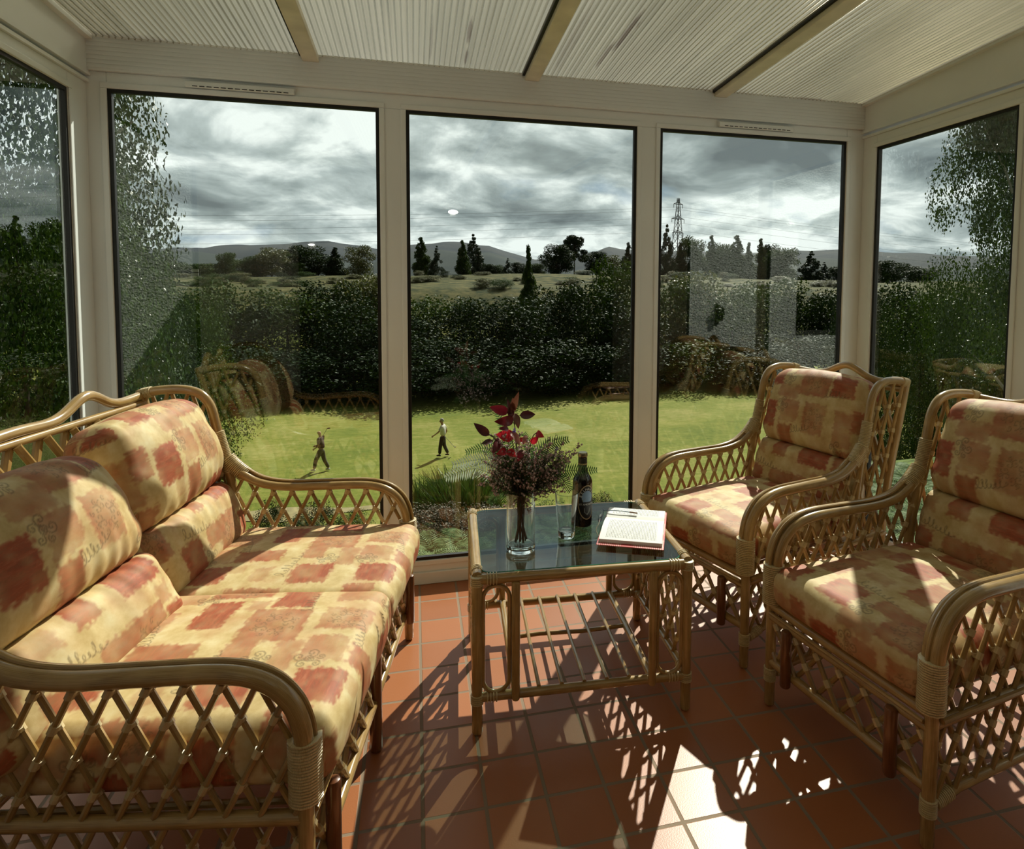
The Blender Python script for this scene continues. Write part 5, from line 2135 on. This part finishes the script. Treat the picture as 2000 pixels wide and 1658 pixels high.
def skin_body(name, verts, edges, radii, root_i, mat, parent, sub=2):
    me = bpy.data.meshes.new(name)
    me.from_pydata([tuple(v) for v in verts], edges, [])
    o = bpy.data.objects.new(name, me)
    COL.objects.link(o)
    o.modifiers.new('skin', 'SKIN')
    sv = me.skin_vertices[0].data
    for i, r in enumerate(radii):
        sv[i].radius = (r, r) if np.isscalar(r) else r
        sv[i].use_root = i == root_i
    s = o.modifiers.new('sub', 'SUBSURF')
    s.levels = s.render_levels = sub
    dg = bpy.context.evaluated_depsgraph_get()
    dg.update()
    nm = bpy.data.meshes.new_from_object(o.evaluated_get(dg))
    bpy.data.objects.remove(o)
    nm.polygons.foreach_set('use_smooth', np.ones(len(nm.polygons), bool))
    nm.materials.clear()
    nm.materials.append(mat)
    q = bpy.data.objects.new(name, nm)
    COL.objects.link(q)
    q.parent = parent
    return q


def golfer(loc, rotz, label, J, shirt, trouser, shoe, hair, H=1.75):
    """J: joint positions in a frame with x forward, y left, z up"""
    root = thing('person', label, 'person', loc, rotz)
    k = ['pelvis', 'waist', 'chest', 'neck', 'headb', 'headm', 'headt', 'shl', 'ell', 'wrl', 'shr', 'elr', 'wrr', 'hipl', 'knl', 'anl', 'tol', 'hipr', 'knr', 'anr', 'tor', 'nose']
    I = {n_: i for i, n_ in enumerate(k)}
    V = [np.array(J[n_], float) for n_ in k]
    rad = dict(pelvis=(.095, .08), waist=(.09, .075), chest=(.10, .075), neck=.052, headb=.060, headm=.085, headt=.066, shl=.046, ell=.038, wrl=.026, shr=.046, elr=.038, wrr=.026, hipl=.070, knl=.048, anl=.034, tol=.030, hipr=.070, knr=.048, anr=.034, tor=.030, nose=.016)
    E_ = [('pelvis', 'waist'), ('waist', 'chest'), ('chest', 'neck'), ('neck', 'headb'), ('headb', 'headm'), ('headm', 'headt'), ('headm', 'nose'), ('chest', 'shl'), ('shl', 'ell'), ('ell', 'wrl'), ('chest', 'shr'), ('shr', 'elr'), ('elr', 'wrr'),
          ('pelvis', 'hipl'), ('hipl', 'knl'), ('knl', 'anl'), ('anl', 'tol'), ('pelvis', 'hipr'), ('hipr', 'knr'), ('knr', 'anr'), ('anr', 'tor')]
    E2 = [(I[a], I[b_]) for a, b_ in E_]
    R_ = [rad[n_] for n_ in k]
    # hands: palm, four fingers and a thumb from each wrist
    for side in ('l', 'r'):
        w = np.array(J['wr' + side], float)
        d = w - np.array(J['el' + side], float)
        d /= np.linalg.norm(d)
        s = np.cross(d, [0, 1, 0])
        s /= np.linalg.norm(s) + 1e-9
        nn = np.cross(s, d)
        wi = I['wr' + side]
        V.append(w + d * .05)
        R_.append((.034, .018))
        pi_ = len(V) - 1
        E2.append((wi, pi_))
        for f_ in range(4):
            o_ = (f_ - 1.5) * .019
            a = w + d * .10 + s * o_
            b_ = a + d * (.034 + .006 * (f_ in (1, 2))) + nn * .016 * (1 if side == 'l' else -1)
            V.append(a)
            R_.append(.0095)
            V.append(b_)
            R_.append(.0085)
            E2 += [(pi_, len(V) - 2), (len(V) - 2, len(V) - 1)]
        V.append(w + d * .055 + s * .045)
        R_.append(.011)
        V.append(w + d * .085 + s * .058)
        R_.append(.009)
        E2 += [(pi_, len(V) - 2), (len(V) - 2, len(V) - 1)]
    skin_body('body', V, E2, R_, 0, mskin, root)
    g = lambda *n_: [np.array(J[q], float) for q in n_]
    # clothing: own surfaces a little outside the body
    sl, sr = J['shl'], J['shr']
    el, er = np.array(J['ell'], float), np.array(J['elr'], float)
    vs_ = g('pelvis', 'waist', 'chest') + [np.array(J['neck']) - [0, 0, .035]] + [np.array(sl), np.array(sl) + (el - sl) * .8, np.array(sr), np.array(sr) + (er - sr) * .8]
    vs_[0] = vs_[0] + [0, 0, .03]
    skin_body('shirt', vs_, [(0, 1), (1, 2), (2, 3), (2, 4), (4, 5), (2, 6), (6, 7)], [(.165, .14), (.165, .135), (.175, .14), .072, .085, .068, .085, .068], 0, shirt, root)
    vt = g('pelvis', 'hipl', 'knl') + [np.array(J['anl']) + [0, 0, .02]] + g('hipr', 'knr') + [np.array(J['anr']) + [0, 0, .02]] + [np.array(J['pelvis']) + [0, 0, .06]]
    skin_body('trousers', vt, [(0, 1), (1, 2), (2, 3), (0, 4), (4, 5), (5, 6), (0, 7)], [(.165, .135), .115, .088, .074, .115, .088, .074, (.16, .13)], 0, trouser, root)
    for side in ('l', 'r'):
        an, to = np.array(J['an' + side], float), np.array(J['to' + side], float)
        hl_ = an + (an - to) * .35
        hl_[2] = an[2] - .045
        skin_body('shoe', [hl_, an - [0, 0, .03], to], [(0, 1), (1, 2)], [(.040, .036), (.048, .045), (.044, .028)], 1, shoe, root)
    hm, ht, hb_ = np.array(J['headm']), np.array(J['headt']), np.array(J['headb'])
    if hair is not None:
        # cap of short hair over the back and top of the head
        m = MB().ball((0, 0, 0), 1., 18, 12)
        v = m.v[0]
        keep = [i for i, q in enumerate(m.f) if all((v[j][2] > .05 - .55 * (-v[j][0] > -.1)) and v[j][0] < .62 for j in q)]
        hm_ = MB().add(v * np.array([.112, .092, .118]) + hm + [-.008, 0, .018], [m.f[i] for i in keep])
        hm_.build('hair', hair, root)
    dk_ = plain('eye_dark', (.02, .015, .01), .3)
    for sg in (-1, 1):
        MB().ball(hm + [.078, sg * .033, .012], .010, 8, 6).build('eye', dk_, root)
        MB().ball(hm + [.0, sg * .088, -.005], (.022, .009, .032), 8, 6).build('ear', mskin, root)
    MB().ball(hm + [.074, 0, -.052], (.010, .024, .006), 8, 6).build('mouth', plain('lip', (.30, .10, .08), .5), root)
    return root


shirt_d = plain('dark_maroon_shirt', (.045, .018, .014), .8)
shirt_w = plain('white_polo', (.62, .60, .54), .8)
tr_o = plain('olive_trousers', (.09, .08, .045), .85)
tr_b = plain('black_trousers', (.012, .012, .015), .8)
sh_w = plain('white_shoe', (.60, .60, .60), .5)
sh_b = plain('black_shoe', (.012, .01, .01), .4)
hair_g = plain('grey_hair', (.42, .40, .36), .8, .25, 60)

f1 = at_z(628, 920, ZG)
f2 = at_z(865, 891, ZG)
LEFT = math.atan2(-RX[1], -RX[0])    # walking towards the left of the view
J1 = dict(pelvis=(0, 0, .93), waist=(.0, 0, 1.08), chest=(.01, 0, 1.30), neck=(.035, 0, 1.47), headb=(.05, 0, 1.555), headm=(.06, 0, 1.64), headt=(.055, 0, 1.70), nose=(.16, 0, 1.625),
          shl=(.02, .19, 1.40), ell=(.02, .24, 1.13), wrl=(.20, .16, 1.00), shr=(.02, -.19, 1.40), elr=(.06, -.24, 1.14), wrr=(.23, -.10, 1.07),
          hipl=(0, .09, .87), knl=(.20, .09, .48), anl=(.27, .09, .10), tol=(.42, .10, .055), hipr=(0, -.09, .87), knr=(-.08, -.09, .48), anr=(-.27, -.09, .11), tor=(-.13, -.09, .045))
p1 = golfer((f1[0], f1[1], ZG), LEFT, 'bald golfer in dark shirt and olive trousers walking with a club over his shoulder', J1, shirt_d, tr_o, sh_w, None)
J2 = dict(pelvis=(0, 0, .93), waist=(-.01, 0, 1.08), chest=(-.01, 0, 1.30), neck=(.02, 0, 1.47), headb=(.04, 0, 1.555), headm=(.055, 0, 1.64), headt=(.05, 0, 1.70), nose=(.155, 0, 1.615),
          shl=(0, .19, 1.40), ell=(.14, .25, 1.18), wrl=(.34, .27, 1.03), shr=(-.01, -.19, 1.40), elr=(-.14, -.25, 1.14), wrr=(-.04, -.22, .94),
          hipl=(0, .09, .87), knl=(.10, .09, .48), anl=(.13, .09, .10), tol=(.28, .10, .05), hipr=(0, -.09, .87), knr=(-.05, -.09, .47), anr=(-.22, -.09, .10), tor=(-.07, -.09, .05))
p2 = golfer((f2[0], f2[1], ZG), LEFT, 'grey-haired golfer in a white polo shirt and black trousers with one arm held out', J2, shirt_w, tr_b, sh_b, hair_g)


def club(loc, rot, a, b_, head_dir, label):
    root = thing('golf_club', label, 'golf club', loc, rot)
    a, b_ = np.array(a, float), np.array(b_, float)
    MB().tube([a, b_], .009, 8).build('shaft', mst, root)
    MB().tube([a, a + (b_ - a) * .26], .016, 8).build('grip', plain('club_grip', (.02, .02, .02), .7), root)
    h = np.array(head_dir, float)
    MB().tube([b_ - h * .01, b_ + h * .06, b_ + h * .12], [.018, .03, .024], 8).build('club_head', plain('club_head', (.05, .05, .055), .3, metal=.7), root)


club(p1.location, LEFT, (.27, -.12, .98), (-.17, -.26, 1.76), (-1, 0, .1), 'golf club carried over the shoulder of the bald golfer')
club(p2.location, LEFT, (.08, -.26, 1.00), (-.50, -.24, .36), (-.2, -.9, -.1), 'golf club held low behind the golfer in white')
gb = at_z(877, 896, ZG)
o = MB().ball((0, 0, .03), .035, 10, 8).build('golf_ball', plain('golf_ball', (.10, .09, .08), .5))
o.location = (gb[0], gb[1], ZG)
tag(o, 'small dark golf ball on the grass behind the golfer in white', 'ball')

# picnic table by the trees
pp = at_z(1207, 776, ZG)
pic = thing('picnic_table', 'brown wooden picnic table under the trees beyond the lawn', 'picnic table', (pp[0], pp[1], float(terrain(pp[0], pp[1]))), R(8))
mw = plain('weathered_wood', (.19, .085, .035), .7, .3, 8)
tt = MB()
for k in range(5):
    tt.box((-1.05, -.38 + k * .155, .72), (1.05, -.245 + k * .155, .76))
tt.build('table_top', mw, pic, smooth=False)
for sg in (-1, 1):
    be = MB()
    for k in range(2):
        be.box((-1.05, sg * .72 - .14 + k * .15, .42), (1.05, sg * .72 - .01 + k * .15, .46))
    be.build('bench', mw, pic, smooth=False)
    le = MB()
    le.tube([(sg * .75, -.62, 0), (sg * .75, -.25, .72)], .045, 6).tube([(sg * .75, .62, 0), (sg * .75, .25, .72)], .045, 6).tube([(sg * .75, -.8, .40), (sg * .75, .8, .40)], .04, 6)
    le.build('leg_frame', mw, pic, smooth=False)
# small white notice on the heath
np_ = at_y(381, 534, 98)
nb = thing('notice_board', 'tiny white notice on the heath below the skyline in the left window', 'sign', (np_[0], 98, float(terrain(np_[0], 98))))
MB().box((-.45, -.03, .35), (.45, .03, 1.3)).build('board', plain('white_board', (.7, .7, .68), .5), nb, smooth=False)
MB().box((-.46, -.035, .75), (.46, .035, .88)).build('band', plain('dark_band', (.06, .06, .06), .5), nb, smooth=False)
for sg in (-1, 1):
    MB().box((sg * .38 - .04, -.03, 0), (sg * .38 + .04, .03, .35)).build('post', plain('post', (.3, .28, .25), .6), nb, smooth=False)
